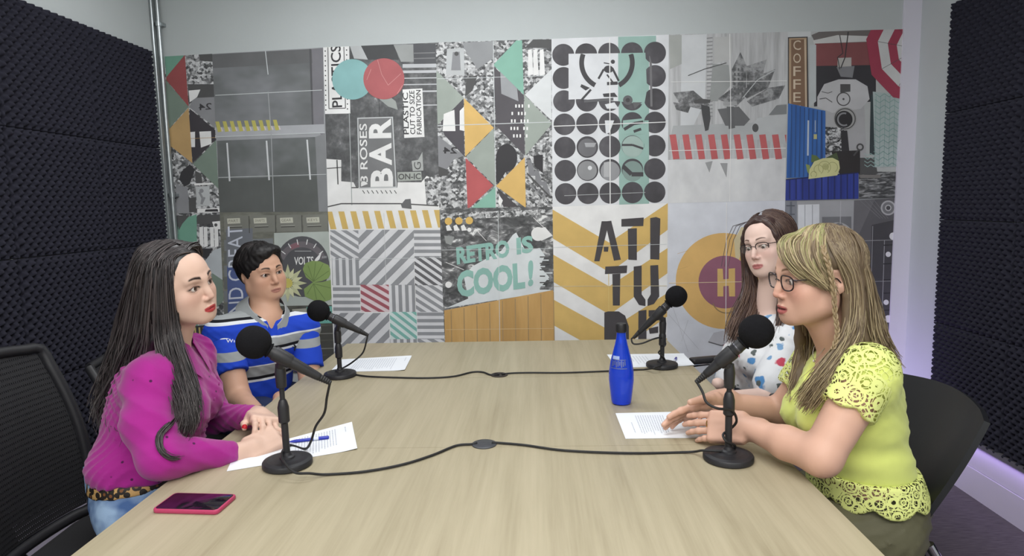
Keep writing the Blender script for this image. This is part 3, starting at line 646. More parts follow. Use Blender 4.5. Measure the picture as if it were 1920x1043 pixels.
# chevrons
CH = ink(112, 156, 150)
s.draw([(1636, 172), (1694, 178), (1690, 312), (1640, 314)], ink(160, 178, 176), 7)
for r in range(13):
    y = 176+r*10.8; pts = [(1640+i*8.8-r*.25, y+(6 if i % 2 else 0)+(0 if y > 176 else 0)) for i in range(7)]
    s.line(pts, 1.1, CH, 8)
for i in range(6): s.line([(1642+i*8.8, 180), (1639+i*8.8, 312)], .7, CH, 8)
for r in range(4): s.line([(1620+i*6, 288+r*7+(4 if i % 2 else 0)) for i in range(5)], 1, ink(150, 190, 186), 9)
# umbrella
UR = ink(170, 48, 74); UW = ink(196, 198, 198)
C = (1720, 92)
def ringpts(r): return [(C[0]+r*math.cos(math.radians(a)), C[1]+r*math.sin(math.radians(a))*1.05) for a in (262, 225, 190, 152, 118, 82)]
for k, (r0, r1) in enumerate(((98, 76), (76, 57), (57, 40), (40, 20))):
    a, b = ringpts(r0), ringpts(r1)
    for i in range(5): s.draw([a[i], a[i+1], b[i+1], b[i]], (UR, UW, UR, UW)[k], 10)
for p in ringpts(76): s.line([p, C], .8, DK, 11)
# coffee sign
s.draw([(1477, 70), (1514, 69), (1516, 205), (1477, 205)], ink(60, 58, 62), 6); s.draw([(1479, 72), (1512, 71), (1513, 205), (1479, 205)], ink(172, 140, 106), 7); s.draw([(1483, 75), (1507, 74), (1509, 205), (1483, 205)], ink(126, 92, 68), 8)
SG = ink(206, 184, 156)
for k, ch in enumerate('COFFEE'): s.text(ch, (1487, 94+k*24.4), (14, 0), (0, -18), SG, 9, .0)
s.line([(1509, 74), (1511, 205)], 1.6, SG, 9)
# containers
s.draw([(1477, 194), (1547, 208), (1547, 332), (1474, 334)], BLUEM, 12)
for k in range(8): s.line([(1484+k*8, 197+k*1.7), (1482+k*8, 332)], 2.2, ink(38, 74, 138), 13)
s.line([(1515, 226), (1514, 292)], 3.2, ink(176, 190, 206), 14); s.line([(1528, 226), (1528, 248)], 2, ink(150, 168, 196), 14); s.draw([(1525, 252), (1531, 252), (1531, 261), (1525, 261)], ink(180, 178, 110), 14)
s.line([(1540, 208), (1541, 330)], 2, ink(34, 64, 128), 14)
s.draw([(1473, 336), (1609, 323), (1609, 373), (1472, 376)], NAVYM, 15)
for k in range(11): s.line([(1480+k*12, 336-k*1.1), (1480+k*12, 374)], 3, ink(36, 44, 112), 16)
s.line([(1473, 337), (1609, 324)], 2, ink(34, 40, 90), 17)
# rose
s.draw([(1520, 304), (1521, 290), (1530, 292), (1540, 302), (1530, 306)], ink(84, 110, 54), 16); s.draw([(1510, 308), (1518, 310), (1518, 330), (1513, 322)], ink(130, 150, 70), 16); s.draw([(1548, 296), (1568, 286), (1572, 300), (1556, 300)], ink(70, 84, 52), 14)
RS = ink(206, 204, 132)
s.draw([(1515, 336), (1517, 318), (1526, 303), (1542, 297), (1560, 296), (1572, 302), (1574, 316), (1569, 329)], RS, 18)
for c, r in (((1547, 313), 6), ((1545, 314), 12), ((1534, 318), 9), ((1560, 314), 10), ((1525, 327), 6)): s.ring(c, r-1, r, ink(160, 160, 92), 19, 130, 420, 18)
s.circ((1547, 314), 5, ink(176, 176, 104), 19)
s.done('coffee sign poster with blue containers, pale rose and red striped umbrella')
# --- grey machine collage
s = Sheet([M6, M7, B7, B6], ink(148, 150, 156))
s.draw([(1472, 377), (1494, 376), (1493, 460), (1471, 460)], ink(124, 128, 138), 1); s.line([(1483, 378), (1482, 460)], 4, ink(96, 100, 112), 2)
for y in (386, 402, 418): s.line([(1474, y), (1490, y)], 2, ink(80, 84, 94), 2)
s.draw([(1495, 378), (1601, 376), (1600, 462), (1494, 462)], ink(158, 160, 164), 1)
s.draw([(1496, 384), (1536, 383), (1536, 440), (1496, 440)], ink(214, 218, 224), 3)
for x in (1509, 1523): s.line([(x, 384), (x, 440)], 1.2, ink(150, 154, 160), 4)
s.draw([(1541, 407), (1596, 406), (1596, 450), (1541, 450)], ink(112, 114, 118), 3); s.circ((1570, 442), 28, ink(172, 172, 174), 4, 32, 25); s.circ((1573, 422), 7, ink(112, 112, 116), 5, 16, 4)
s.draw([(1601, 376), (1686, 371), (1673, 700), (1594, 700)], ink(88, 86, 92), 2); s.draw([(1601, 376), (1640, 374), (1610, 440), (1600, 440)], ink(104, 102, 108), 3)
for k in range(4): s.line([(1612+k*9, 376), (1650+k*5, 410)], .7, ink(120, 120, 126), 4)
s.ring((1665, 390), 11, 14, ink(168, 168, 172), 4); s.circ((1665, 390), 11, ink(110, 110, 116), 4); s.circ((1665, 390), 6, ink(176, 176, 180), 5); s.circ((1665, 390), 4, ink(70, 68, 74), 6)
s.draw([(1634, 422), (1680, 412), (1676, 660), (1626, 660)], ink(64, 62, 68), 4); s.line([(1636, 424), (1630, 640)], 1, ink(150, 150, 156), 5); s.line([(1658, 450), (1652, 640)], 1.2, ink(150, 150, 156), 5)
for x, y, r in ((1674, 443, 7), (1665, 477, 5), (1661, 567, 5), (1665, 598, 7)): s.circ((x, y), r, ink(214, 214, 220), 6, 16)
for y in (460, 495, 525, 550, 582): s.line([(1656, y), (1676, y-1)], 2, ink(40, 38, 44), 5)
s.line([(1600, 452), (1678, 450)], .9, ink(160, 160, 166), 7); s.line([(1632, 528), (1674, 527)], .8, ink(150, 150, 156), 7); s.line([(1576, 377), (1575, 420)], 1.4, ink(176, 178, 182), 7)
s.done('dark grey machine picture poster at the lower right end')

# ------------------------------------------------------------------ table
def wood():
    m = bpy.data.materials.new('light_oak_laminate'); N, L, B = nodes(m)
    tc = N.new('ShaderNodeTexCoord')
    def nz(sc, mp, det, rough=.6, dist=0):
        q = N.new('ShaderNodeMapping'); q.inputs['Scale'].default_value = mp; L.new(tc.outputs['Object'], q.inputs[0])
        t = N.new('ShaderNodeTexNoise'); t.inputs['Scale'].default_value = sc; t.inputs['Detail'].default_value = det; t.inputs['Roughness'].default_value = rough; t.inputs['Distortion'].default_value = dist
        L.new(q.outputs[0], t.inputs['Vector']); return t
    a = nz(1, (26, 1.3, 26), 6, .65, .5); b_ = nz(1, (120, 3, 120), 4, .6); c = nz(1, (5, .6, 5), 3, .5, 1.2)
    cr = N.new('ShaderNodeValToRGB'); e = cr.color_ramp.elements
    e[0].position = .28; e[0].color = rgb(136, 125, 101); e[1].position = .72; e[1].color = rgb(180, 170, 145)
    q = e.new(.42); q.color = rgb(159, 149, 124); q = e.new(.55); q.color = rgb(170, 160, 135)
    mx = N.new('ShaderNodeMix'); mx.inputs[0].default_value = .38; L.new(a.outputs[0], mx.inputs[2]); L.new(c.outputs[0], mx.inputs[3])
    m2 = N.new('ShaderNodeMix'); m2.inputs[0].default_value = .22; L.new(mx.outputs[0], m2.inputs[2]); L.new(b_.outputs[0], m2.inputs[3])
    L.new(m2.outputs[0], cr.inputs[0]); L.new(cr.outputs[0], B.inputs['Base Color'])
    B.inputs['Roughness'].default_value = .42; B.inputs['Specular IOR Level'].default_value = .4
    bp = N.new('ShaderNodeBump'); bp.inputs['Strength'].default_value = .15; bp.inputs['Distance'].default_value = .001; L.new(m2.outputs[0], bp.inputs['Height']); L.new(bp.outputs[0], B.inputs['Normal'])
    return m
WOOD = wood(); ZT = CZ-.6383
BLK = pbr('black_plastic', rgb(34, 34, 38), .45, bump=.1, bscale=900)
BLKM = pbr('black_powder_metal', rgb(40, 40, 44), .5, .2, noise=.05)
RUB = pbr('black_rubber', rgb(26, 26, 28), .6)
CHROME = pbr('chrome', rgb(206, 206, 210), .15, 1.0)
ROT = math.atan(-.013)
TX0, TX1, TY0, TY1 = -.8733, .6251, .56, 2.9688
tb = empty('conference_table', (-.12, 1.8, 0), 'long conference table with a light oak laminate top and cable holes', 'table')
def trot(x, y, z): return Vector((x-math.tan(ROT)*-y if False else x+.013*-y, y+.013*x, z))
seams = [TY0, 1.085, 1.645, 2.335, TY1]
for a, c in zip(seams[:-1], seams[1:]):
    b = MB(); xs = (TX0, TX1); g = .0007
    e = .002
    z0, z1 = ZT-.028, ZT
    lo = [(xs[0], a+g), (xs[1], a+g), (xs[1], c-g), (xs[0], c-g)]
    ins = [(xs[0]+e, a+g), (xs[1]-e, a+g), (xs[1]-e, c-g), (xs[0]+e, c-g)]
    vs = [trot(x, y, z0) for x, y in lo]+[trot(x, y, z1-e) for x, y in lo]+[trot(x, y, z1) for x, y in ins]
    b.add(vs, [(3, 2, 1, 0)]+[(i, (i+1) % 4, 4+(i+1) % 4, 4+i) for i in range(4)]+[(4+i, 4+(i+1) % 4, 8+(i+1) % 4, 8+i) for i in range(4)]+[(8, 9, 10, 11)])
    b.build('top_panel', WOOD, tb)
for x, y in ((-.62, .75), (.38, .75), (-.62, 2.70), (.38, 2.70)):
    b = MB(); p = trot(x, y, 0); b.box((p.x-.03, p.y-.03, 0), (p.x+.03, p.y+.03, ZT-.068)); b.build('leg', pbr('leg_grey', rgb(150, 150, 152), .4, .5), tb)
b = MB(); 
for x in (-.62, .38): b.box((x-.02, .75, ZT-.068), (x+.02, 2.70, ZT-.028))
for y in (.75, 2.68): b.box((-.62, y-.02, ZT-.068), (.38, y+.02, ZT-.028))
b.build('under_frame', pbr('leg_grey', rgb(150, 150, 152), .4, .5), tb)

# cable holes
c = ZD(908, 834, ZT); b = MB(); b.lathe([(.0335, ZT), (.0335, ZT+.0025), (.030, ZT+.004), (.004, ZT+.0042)], Matrix.Translation((c.x, c.y, 0)), 36)
b.build('cable_grommet', pbr('grommet_grey', rgb(58, 60, 66), .35), None, True)
bpy.data.objects['cable_grommet'].parent = tb; bpy.data.objects['cable_grommet'].matrix_parent_inverse = Matrix.Translation(tb.location).inverted()
G1P = c
c = ZD(936, 704, ZT); b = MB(); b.lathe([(.032, ZT), (.032, ZT+.003), (.030, ZT+.004), (.024, ZT+.004), (.023, ZT+.0005), (.001, ZT+.0004)], Matrix.Translation((c.x, c.y, 0)), 36)
b.build('cable_grommet', pbr('grommet_hole', rgb(42, 34, 32), .5), tb, True); G2P = c

# ------------------------------------------------------------------ microphones
FOAMB = pbr('windscreen_foam', rgb(24, 24, 27), .95, spec=.15, noise=.15, nscale=200, bump=.6, bscale=700)
def mic(base, foam_c, tail, top, label, clabel, h_lo=.55, foam_r=.040, long=1.0, cable=None, extra=None):
    zt = ZT+.0005
    st = empty('microphone_stand', base, label, 'microphone stand', 'desk microphone stands')
    T = Matrix.Translation((base.x, base.y, zt))
    b = MB(); R = .0605
    b.lathe([(R-.003, 0), (R, .003), (R, .012), (R-.002, .015), (R*.80, .0175), (R*.79, .0172), (R*.66, .0188), (R*.65, .0185), (R*.5, .0195), (.020, .020)], T, 48); b.build('base', BLKM, st, True)
    b = MB(); b.lathe([(.019, .0198), (.018, .024), (.012, .027), (.0095, .034)], T, 24); b.build('base_collar', BLKM, st, True)
    zt2 = top.z-zt
    zc = zt2*h_lo
    dx = (top-Vector((base.x, base.y, top.z)))
    Mz = frame(Vector((base.x, base.y, zt)), Vector((base.x+dx.x, base.y+dx.y, top.z))-Vector((base.x, base.y, zt)))
    b = MB(); b.lathe([(.0085, .03), (.0085, zc)], Mz, 20); b.lathe([(.0062, zc), (.0062, zt2-.03)], Mz, 20); b.build('pole', BLKM, st, True)
    b = MB(); b.lathe([(.0098, zc-.038), (.0135, zc-.034), (.0138, zc+.002), (.0105, zc+.016), (.0075, zc+.022)], Mz, 24); b.build('clutch', BLK, st, True)
    b = MB(); b.lathe([(.0115, zt2-.068), (.0125, zt2-.064), (.0135, zt2-.03), (.0125, zt2-.024), (.0105, zt2-.008)], Mz, 24)
    ax = (tail-foam_c).normalized()
    # the clip wraps the barrel
    s0 = foam_c+ax*.070; 
    cc = foam_c+ax*max(.05, (top-foam_c).dot(ax)); Mc = frame(cc-ax*.022, ax)
    b.lathe([(.0178, 0), (.0186, .004), (.0176, .040), (.0166, .046)], Mc, 28, caps=False); b.lathe([(.0155, 0), (.0155, .046)], Mc, 28, caps=False)
    b.tube([Vector((base.x+dx.x, base.y+dx.y, top.z-.02)), cc+Vector((0, 0, -.010))], [.0105, .012], 14)
    b.build('clip', BLK, st, True)
    mc = empty('microphone', foam_c, clabel[0], 'microphone', 'desk microphones')
    Mf = frame(foam_c-ax*foam_r, ax); r = foam_r
    prof = []
    for k in range(15):
        a = math.pi*k/16; prof.append((max(r*math.sin(a)**.92, .0008), r-r*1.02*math.cos(a)))
    prof += [(.0200, 2*r+.001), (.0175, 2*r+.003)]
    b = MB(); b.lathe(prof, Mf, 40); b.build('windscreen', FOAMB, mc, True)
    L = (tail-foam_c).length-.036; Mb = frame(foam_c+ax*.036, ax)
    b = MB(); b.lathe([(.0148, 0), (.0150, .018), (.0155, .020), (.0155, .026), (.0148, .028), (.0150, L*.45), (.0128, L*.75), (.0122, L*.78), (.0108, L*.95), (.0100, L)], Mb, 28); b.build('barrel', BLK, mc, True)
    b = MB(); b.box((-.003, .0140, L*.30), (.003, .0165, L*.38), Mb); b.build('switch', BLK, mc)
    b = MB(); b.lathe([(.0153, .0205), (.0158, .0215), (.0158, .0245), (.0153, .0255)], Mb, 28, caps=False); b.build('band', pbr('band_grey', rgb(90, 90, 96), .3, .8), mc, True)
    pr_ = [(.0098, 0)]
    for k in range(6): pr_ += [(.0098-.0006*k, .004+k*.006), (.0082-.0006*k, .0065+k*.006)]
    b = MB(); b.lathe(pr_, frame(tail, ax), 20); b.build('connector', RUB, mc, True)
    if cable:
        b = MB(); b.tube([tail+ax*.034]+cable, .0032, 8, sub=7); tag(b.build('microphone_cable', RUB, None, True), clabel[1], 'cable', 'microphone cables')
zc = ZT+.0042
def tz(px, py, z=zc): return ZD(px, py, z)
def around(base, r, a0, a1, z0, z1, n):
    return [Vector((base.x+r*math.cos(a0+(a1-a0)*k/n), base.y+r*math.sin(a0+(a1-a0)*k/n), z0+(z1-z0)*k/n)) for k in range(n+1)]
bs = Vector((-.636, 1.528, 0))
mic(bs, YD(476, 642, 1.50), YD(596, 706, 1.545), YD(524, 676, 1.528), 'black round-based desk stand standing in front of the dark-haired woman in magenta',
    ('black microphone with round foam windscreen nearest the woman in magenta', 'black cable from the microphone before the magenta blouse to the near table hole'),
    cable=[YD(613, 745, 1.56), YD(608, 775, 1.57), YD(592, 800, 1.59), YD(583, 828, 1.60), tz(572, 842), tz(545, 835), YD(533, 842, 1.575), YD(528, 852, 1.51), YD(532, 866, 1.462), tz(552, 886, ZT+.021), tz(580, 888, ZT+.017), tz(612, 890), tz(680, 885), tz(752, 872), tz(810, 854), tz(855, 836), tz(885, 833), Vector((G1P.x-.02, G1P.y, ZT+.006))])
bs = ZD(1368, 866, ZT); bs.z = 0; bs.y += .012
mic(bs, YD(1418, 622, 1.53), YD(1326, 700, 1.56), YD(1368, 676, bs.y), 'black round-based desk stand standing in front of the woman in yellow',
    ('black microphone with round foam windscreen nearest the woman in yellow', 'black cable twisted round the stand before the woman in yellow'),
    cable=[YD(1317, 735, 1.545), YD(1325, 755, 1.53), YD(1345, 766, 1.515), YD(1372, 770, bs.y-.018), YD(1381, 790, bs.y+.004), YD(1368, 806, bs.y+.016), YD(1356, 815, bs.y), YD(1362, 828, bs.y-.016), YD(1378, 836, bs.y-.004), YD(1372, 846, bs.y+.012), YD(1352, 846, bs.y-.003), tz(1318, 845, ZT+.0215), tz(1290, 848), tz(1180, 850), tz(1060, 845), tz(985, 835), tz(940, 831), Vector((G1P.x+.02, G1P.y, ZT+.006))], h_lo=.60)
bs = ZD(638, 706, ZT); bs.z = 0
mic(bs, YD(597, 583, 2.33), YD(674, 621, 2.36), YD(632, 610, bs.y), 'black round-based desk stand in front of the man in the striped shirt',
    ('black microphone with round foam windscreen in front of the man, far left of the table', 'black cable from the microphone before the man to the far table hole'),
    cable=[YD(687, 640, 2.36), YD(680, 662, 2.37), YD(660, 680, 2.36), tz(640, 692), tz(630, 697), tz(634, 701), tz(660, 702), tz(690, 706), tz(740, 708), tz(800, 709), tz(850, 706), tz(885, 698), tz(905, 698), tz(920, 703), Vector((G2P.x, G2P.y, ZT+.004))])
bs = ZD(1241, 688, ZT); bs.z = 0
mic(bs, YD(1268, 556, 2.43), YD(1200, 622, 2.46), YD(1243, 592, bs.y), 'black round-based desk stand in front of the woman in the floral blouse',
    ('black microphone with round foam windscreen at the far right end of the table', 'black cable from the far right microphone to the far table hole'),
    cable=[YD(1184, 636, 2.45), YD(1188, 645, 2.44), YD(1204, 644, 2.43), YD(1225, 636, 2.43), YD(1240, 634, bs.y-.012), YD(1248, 645, bs.y), YD(1240, 655, bs.y+.014), YD(1235, 662, bs.y), YD(1244, 670, bs.y-.013), YD(1246, 681, bs.y-.005), tz(1228, 690, ZT+.0215), tz(1208, 693), tz(1180, 694), tz(1140, 696), tz(1060, 699), tz(990, 699), tz(958, 700), Vector((G2P.x+.01, G2P.y, ZT+.004))], h_lo=.60)

# ------------------------------------------------------------------ papers
def paper(cor, label, lines, seed, z=ZT+.0009):
    b = MB(); q = [ZD(x, y, z) for x, y in cor]; n = 14; rng = random.Random(seed)
    vs = []
    for j in range(n+1):
        for i in range(n+1):
            u, v = i/n, j/n; p = (q[0]*(1-u)+q[1]*u)*(1-v)+(q[3]*(1-u)+q[2]*u)*v
            p.z += .0035*max(0, (u-.82)/.18)**2*(v)+.003*max(0, (.15-v)/.15)**2*u; vs.append(p)
    fs = [(j*(n+1)+i, j*(n+1)+i+1, (j+1)*(n+1)+i+1, (j+1)*(n+1)+i) for j in range(n) for i in range(n)]
    k = len(vs); b.add(vs, fs, 0)
    b.add([v-Vector((0, 0, .0004)) for v in vs], [f[::-1] for f in fs], 0)
    def P(u, v):
        p = (q[0]*(1-u)+q[1]*u)*(1-v)+(q[3]*(1-u)+q[2]*u)*v
        p.z += .0035*max(0, (u-.82)/.18)**2*(v)+.003*max(0, (.15-v)/.15)**2*u+.0003; return p
    for (u0, u1, v0, v1) in lines:          # a printed line is a run of short words
        L = ((u1-u0)**2+(v1-v0)**2)**.5; t = 0; du, dv = (u1-u0)/L, (v1-v0)/L; w_ = .0038
        while t < L-.01:
            l = min(rng.uniform(.02, .06), L-t); a = (u0+du*t, v0+dv*t); c = (u0+du*(t+l), v0+dv*(t+l)); nn = (-dv*w_, du*w_)
            b.add([P(a[0]+nn[0], a[1]+nn[1]), P(c[0]+nn[0], c[1]+nn[1]), P(c[0]-nn[0], c[1]-nn[1]), P(a[0]-nn[0], a[1]-nn[1])], [(0, 1, 2, 3)], 1); t += l+.012
    o = b.build('paper_sheet', [pbr('white_paper', rgb(232, 236, 242), .7), pbr('print_grey', rgb(182, 186, 198), .7)]); return tag(o, label, 'paper', 'printed sheets on the table')
rng = random.Random(4)
paper([(440, 850), (660, 793), (670, 843), (425, 884)], 'printed white sheet under the hands of the woman in magenta', [(u, u, .10, .10+rng.uniform(.6, .8)) for u in [.50+.024*k for k in range(15)]]+[(.93, .93, .1, .3)], 1)
paper([(641, 674), (772, 668), (759, 695), (618, 698)], 'printed white sheet behind the far left microphone stand', [(u, u, .1, .1+rng.uniform(.6, .8)) for u in [.25+.032*k for k in range(18)]]+[(.93, .93, .1, .35)], 2)
paper([(1138, 665), (1282, 664), (1302, 686), (1156, 690)], 'plain white sheet at the far right end of the table', [(u, u, .15, .15+rng.uniform(.3, .7)) for u in [.2+.04*k for k in range(8)]], 3)
paper([(1154, 775), (1362, 772), (1381, 820), (1173, 823)], 'printed white sheet under the hands of the woman in yellow', [(.11, .11, .4, .8)]+[(u, u, .12, .12+rng.uniform(.6, .8)) for u in [.17+.022*k for k in range(12)]], 4)

def pen(a, c, label, body, tip, capm=None, r=.0042):
    z = ZT+.0017+r; A = ZD(*a, z); Cc = ZD(*c, z); pe = empty('pen', A, label, 'pen'); d = (Cc-A); L = d.length; M = frame(A, d)
    b = MB(); b.lathe([(.0008, 0), (r*.7, .010), (r, .018), (r, L*.62)], M, 14); b.build('barrel', tip, pe, True)
    b = MB(); b.lathe([(r*1.08, L*.62), (r*1.08, L*.74)], M, 14); b.build('grip', pbr('pen_white', rgb(210, 216, 226), .3), pe, True)
    b = MB(); b.lathe([(r*1.12, L*.74), (r*1.12, L*.98), (r*.6, L)], M, 14); b.box((-.0012, r, L*.76), (.0012, r*1.8, L*.99), M); b.build('cap', body, pe, True)
BLU = pbr('pen_blue', rgb(34, 50, 170), .3)
pen((540, 829), (617, 820), 'blue pen lying on the sheet before the woman in magenta', BLU, BLU)
pen((1256, 689), (1268, 671), 'clear and blue ballpoint on the far right sheet', BLU, pbr('pen_clear', rgb(196, 204, 220), .2), r=.004)

# ------------------------------------------------------------------ phone
ph = [ZD(x, y, ZT+.006) for x, y in ((290, 959), (414, 962), (439, 929), (322, 926))]
cx = sum(ph, Vector())/4; ux = ((ph[1]-ph[0])+(ph[2]-ph[3])); L = ux.length/2; ux.z = 0; ux.normalize(); uy = Vector((-ux.y, ux.x, 0)); W_ = ((ph[3]-ph[0]).dot(uy)+(ph[2]-ph[1]).dot(uy))/2
M = Matrix((ux, uy, Vector((0, 0, 1)))).transposed().to_4x4(); M.translation = Vector((cx.x, cx.y, ZT+.0004))
pe = empty('smartphone', Vector((cx.x, cx.y, ZT)), 'smartphone in a raspberry pink case lying face up at the near left table edge', 'phone')
b = MB(); b.rbox((-L/2, -W_/2, 0), (L/2, W_/2, .0095), .010, M); b.build('case', pbr('case_pink', rgb(176, 56, 96), .45), pe, True)
b = MB(); b.rbox((-L/2+.004, -W_/2+.004, .0080), (L/2-.004, W_/2-.004, .0099), .008, M); b.build('screen', pbr('phone_glass', rgb(26, 18, 30), .06, spec=.6), pe, True)
b = MB(); b.box((L*.18, -W_/2-.0008, .004), (L*.30, -W_/2+.0005, .0065), M); b.build('button', pbr('case_pink', rgb(176, 56, 96), .45), pe)

# ------------------------------------------------------------------ bottle
bb = ZD(1165, 757, ZT); H = .240
def blueglass():
    m = bpy.data.materials.new('cobalt_glass'); N, L_, B = nodes(m)
    B.inputs['Base Color'].default_value = (.02, .09, .90, 1); B.inputs['Transmission Weight'].default_value = .60; B.inputs['Roughness'].default_value = .06; B.inputs['IOR'].default_value = 1.4
    return m
bo = empty('water_bottle', Vector((bb.x, bb.y, ZT)), 'cobalt blue bottle with a black cap standing before the woman in yellow', 'bottle')
T = Matrix.Translation((bb.x, bb.y, ZT+.0003)); b = MB()
prof = [(r_*1.13, z_*1.06) for r_, z_ in [(.004, .003), (.020, .0015), (.0265, .004), (.0285, .012), (.0320, .045), (.0348, .075), (.0342, .100), (.0300, .130), (.0240, .155), (.0180, .180), (.0140, .200), (.0128, .214), (.0128, .222)]]
b.lathe(prof, T, 48); b.build('bottle_body', blueglass(), bo, True)
b = MB(); b.lathe([(.0158, .231), (.0165, .233), (.0165, .257), (.0150, .259)], T, 36)
for k in range(24):
    a = k*math.pi/12; b.box((.0162, -.0006, .235), (.0171, .0006, .256), T @ Matrix.Rotation(a, 4, 'Z'))
b.build('cap', BLK, bo, True)
# label: printed emblem band wrapped on the glass
b = MB(); rr = lambda z: float(np.interp(z, [p[1] for p in prof[1:]], [p[0] for p in prof[1:]]))+.0006
def patch(a0, a1, z0, z1, mi, n=12):
    vs = []; 
    for j in range(5):
        z = z0+(z1-z0)*j/4
        for i in range(n+1):
            a = math.radians(a0+(a1-a0)*i/n); vs.append((bb.x+rr(z)*math.cos(a), bb.y+rr(z)*math.sin(a), ZT+z))
    b.add(vs, [(j*(n+1)+i, j*(n+1)+i+1, (j+1)*(n+1)+i+1, (j+1)*(n+1)+i) for j in range(4) for i in range(n)], mi)
patch(205, 252, .150, .160, 1)
for k in range(9): patch(208+k*9, 213+k*9, .126+.003*(k % 3), .146-.002*(k % 2), 0)
patch(205, 292, .121, .1235, 0); patch(208, 290, .1475, .1495, 0)
b.build('emblem', [pbr('label_silver', rgb(120, 128, 160), .3, .5), pbr('label_pale', rgb(160, 178, 224), .4)], bo)

# ------------------------------------------------------------------ chairs
def mesh_fabric():
    m = bpy.data.materials.new('chair_mesh'); N, L_, B = nodes(m); B.inputs['Base Color'].default_value = rgb(26, 26, 30); B.inputs['Roughness'].default_value = .8
    tc = N.new('ShaderNodeTexCoord'); mp = N.new('ShaderNodeMapping'); mp.inputs['Scale'].default_value = (120, 160, 70); L_.new(tc.outputs['Object'], mp.inputs[0])
    sp = N.new('ShaderNodeSeparateXYZ'); L_.new(mp.outputs[0], sp.inputs[0])
    def saw(o, off=0):
        f = N.new('ShaderNodeMath'); f.operation = 'FRACT'; L_.new(o, f.inputs[0]); g = N.new('ShaderNodeMath'); g.operation = 'GREATER_THAN'; g.inputs[1].default_value = .62; L_.new(f.outputs[0], g.inputs[0]); return g.outputs[0]
    a = saw(sp.outputs[1]); c = saw(sp.outputs[2]); x = N.new('ShaderNodeMath'); x.operation = 'MULTIPLY'; L_.new(a, x.inputs[0]); L_.new(c, x.inputs[1])
    k = N.new('ShaderNodeMath'); k.operation = 'SUBTRACT'; k.inputs[0].default_value = 1; L_.new(x.outputs[0], k.inputs[1]); L_.new(k.outputs[0], B.inputs['Alpha'])
    return m
CM = mesh_fabric(); SEATM = pbr('seat_fabric', rgb(28, 28, 32), .9, bump=.3, bscale=600)
def shell(b, P, nu, nv, th, mi=0):     # P(u,v)->(point, normal); closed two-sided shell
    A = []; Bv = []
    for j in range(nv+1):
        for i in range(nu+1):
            p, n = P(i/nu, j/nv); A.append(p+n*th/2); Bv.append(p-n*th/2)
    w_ = nu+1; f = [(j*w_+i, j*w_+i+1, (j+1)*w_+i+1, (j+1)*w_+i) for j in range(nv) for i in range(nu)]
    k = len(A); rim = list(range(w_))+[j*w_+nu for j in range(1, nv+1)]+[nv*w_+i for i in range(nu-1, -1, -1)]+[j*w_ for j in range(nv-1, 0, -1)]
    b.add(A+Bv, f+[tuple(k+q for q in g[::-1]) for g in f]+[(rim[i], k+rim[i], k+rim[(i+1) % len(rim)], rim[(i+1) % len(rim)]) for i in range(len(rim))], mi)
def office_chair(loc, rz, label, back_w=.50, back_h=.56, z0=.50, lean=.16, frame_w=.02, mesh=True):
    """swivel chair, local +X is where the sitter faces"""
    ch = empty('office_chair', Vector(loc), label, 'chair', 'black office chairs')
    M = Matrix.Translation(loc) @ Matrix.Rotation(rz, 4, 'Z')
    b = MB(); b.rbox((-.22, -.24, .40), (.24, .24, .465), .09, M); b.build('seat', SEATM, ch, True)
    b = MB(); b.lathe([(.025, .09), (.025, .36), (.05, .37), (.05, .40)], M, 16); b.build('gas_column', BLK, ch, True)
    for k in range(5):
        a = 2*math.pi*k/5+.3; b = MB(); b.tube([M @ Vector((0, 0, .09)), M @ Vector((.14*math.cos(a), .14*math.sin(a), .085)), M @ Vector((.27*math.cos(a), .27*math.sin(a), .06))], [.028, .022, .015], 8); lg = b.build('leg', BLK, ch, True)
        b = MB(); b.lathe([(.027, -.02), (.027, .02)], Matrix.Translation(M @ Vector((.27*math.cos(a), .27*math.sin(a), .028))) @ Matrix.Rotation(a+rz, 4, 'Z') @ Matrix.Rotation(math.pi/2, 4, 'X'), 14); wo = b.build('caster', RUB, ch, True)
    def pos(u, v):       # u across -1..1 , v up 0..1
        hw = back_w/2*(1-.10*v*v-.08*(1-v)**2); xx = -.245-lean*v+.05*math.sin(v*math.pi)*.6-(-.035)*(u*u)*1.0
        return M @ Vector((xx, u*hw, z0+back_h*v-.02*u*u*v))
    def P(u, v):
        p = pos(2*u-1, v); e = .01; n = (pos(2*u-1+e, v)-pos(2*u-1-e, v)).cross(pos(2*u-1, v+e)-pos(2*u-1, v-e)).normalized(); return p, n
    b = MB(); shell(b, lambda u, v: P(.04+.92*u, .04+.93*v), 14, 16, .004); b.build('backrest_mesh' if mesh else 'backrest', CM if mesh else BLK, ch, True)
    b = MB(); pts = [pos(-1+2*k/10, 1) for k in range(11)]; side = [pos(1, 1-k/10) for k in range(1, 11)]; bot = [pos(1-2*k/8, 0) for k in range(1, 9)]; l2 = [pos(-1, k/10) for k in range(1, 10)]
    loop = pts+side+bot+l2+[pts[0]]; b.tube(loop, frame_w*.8, 10, sub=2); b.build('backrest_frame', BLK, ch, True)
    b = MB(); b.tube([M @ Vector((-.05, 0, .385)), M @ Vector((-.22, 0, .39)), M @ Vector((-.285, 0, .46)), M @ Vector((-.285-lean*.3, 0, .62))], [.028, .028, .026, .02], 10, sub=4); b.build('back_support', BLK, ch, True)
    return ch
office_chair((-1.11, 1.56, 0), math.radians(4), 'black mesh-backed office chair behind the woman in magenta', back_w=.50, back_h=.50, z0=.47, lean=.10)
office_chair((-1.22, 2.36, 0), math.radians(-12), 'black office chair under the man in the striped shirt', back_h=.30, z0=.50)

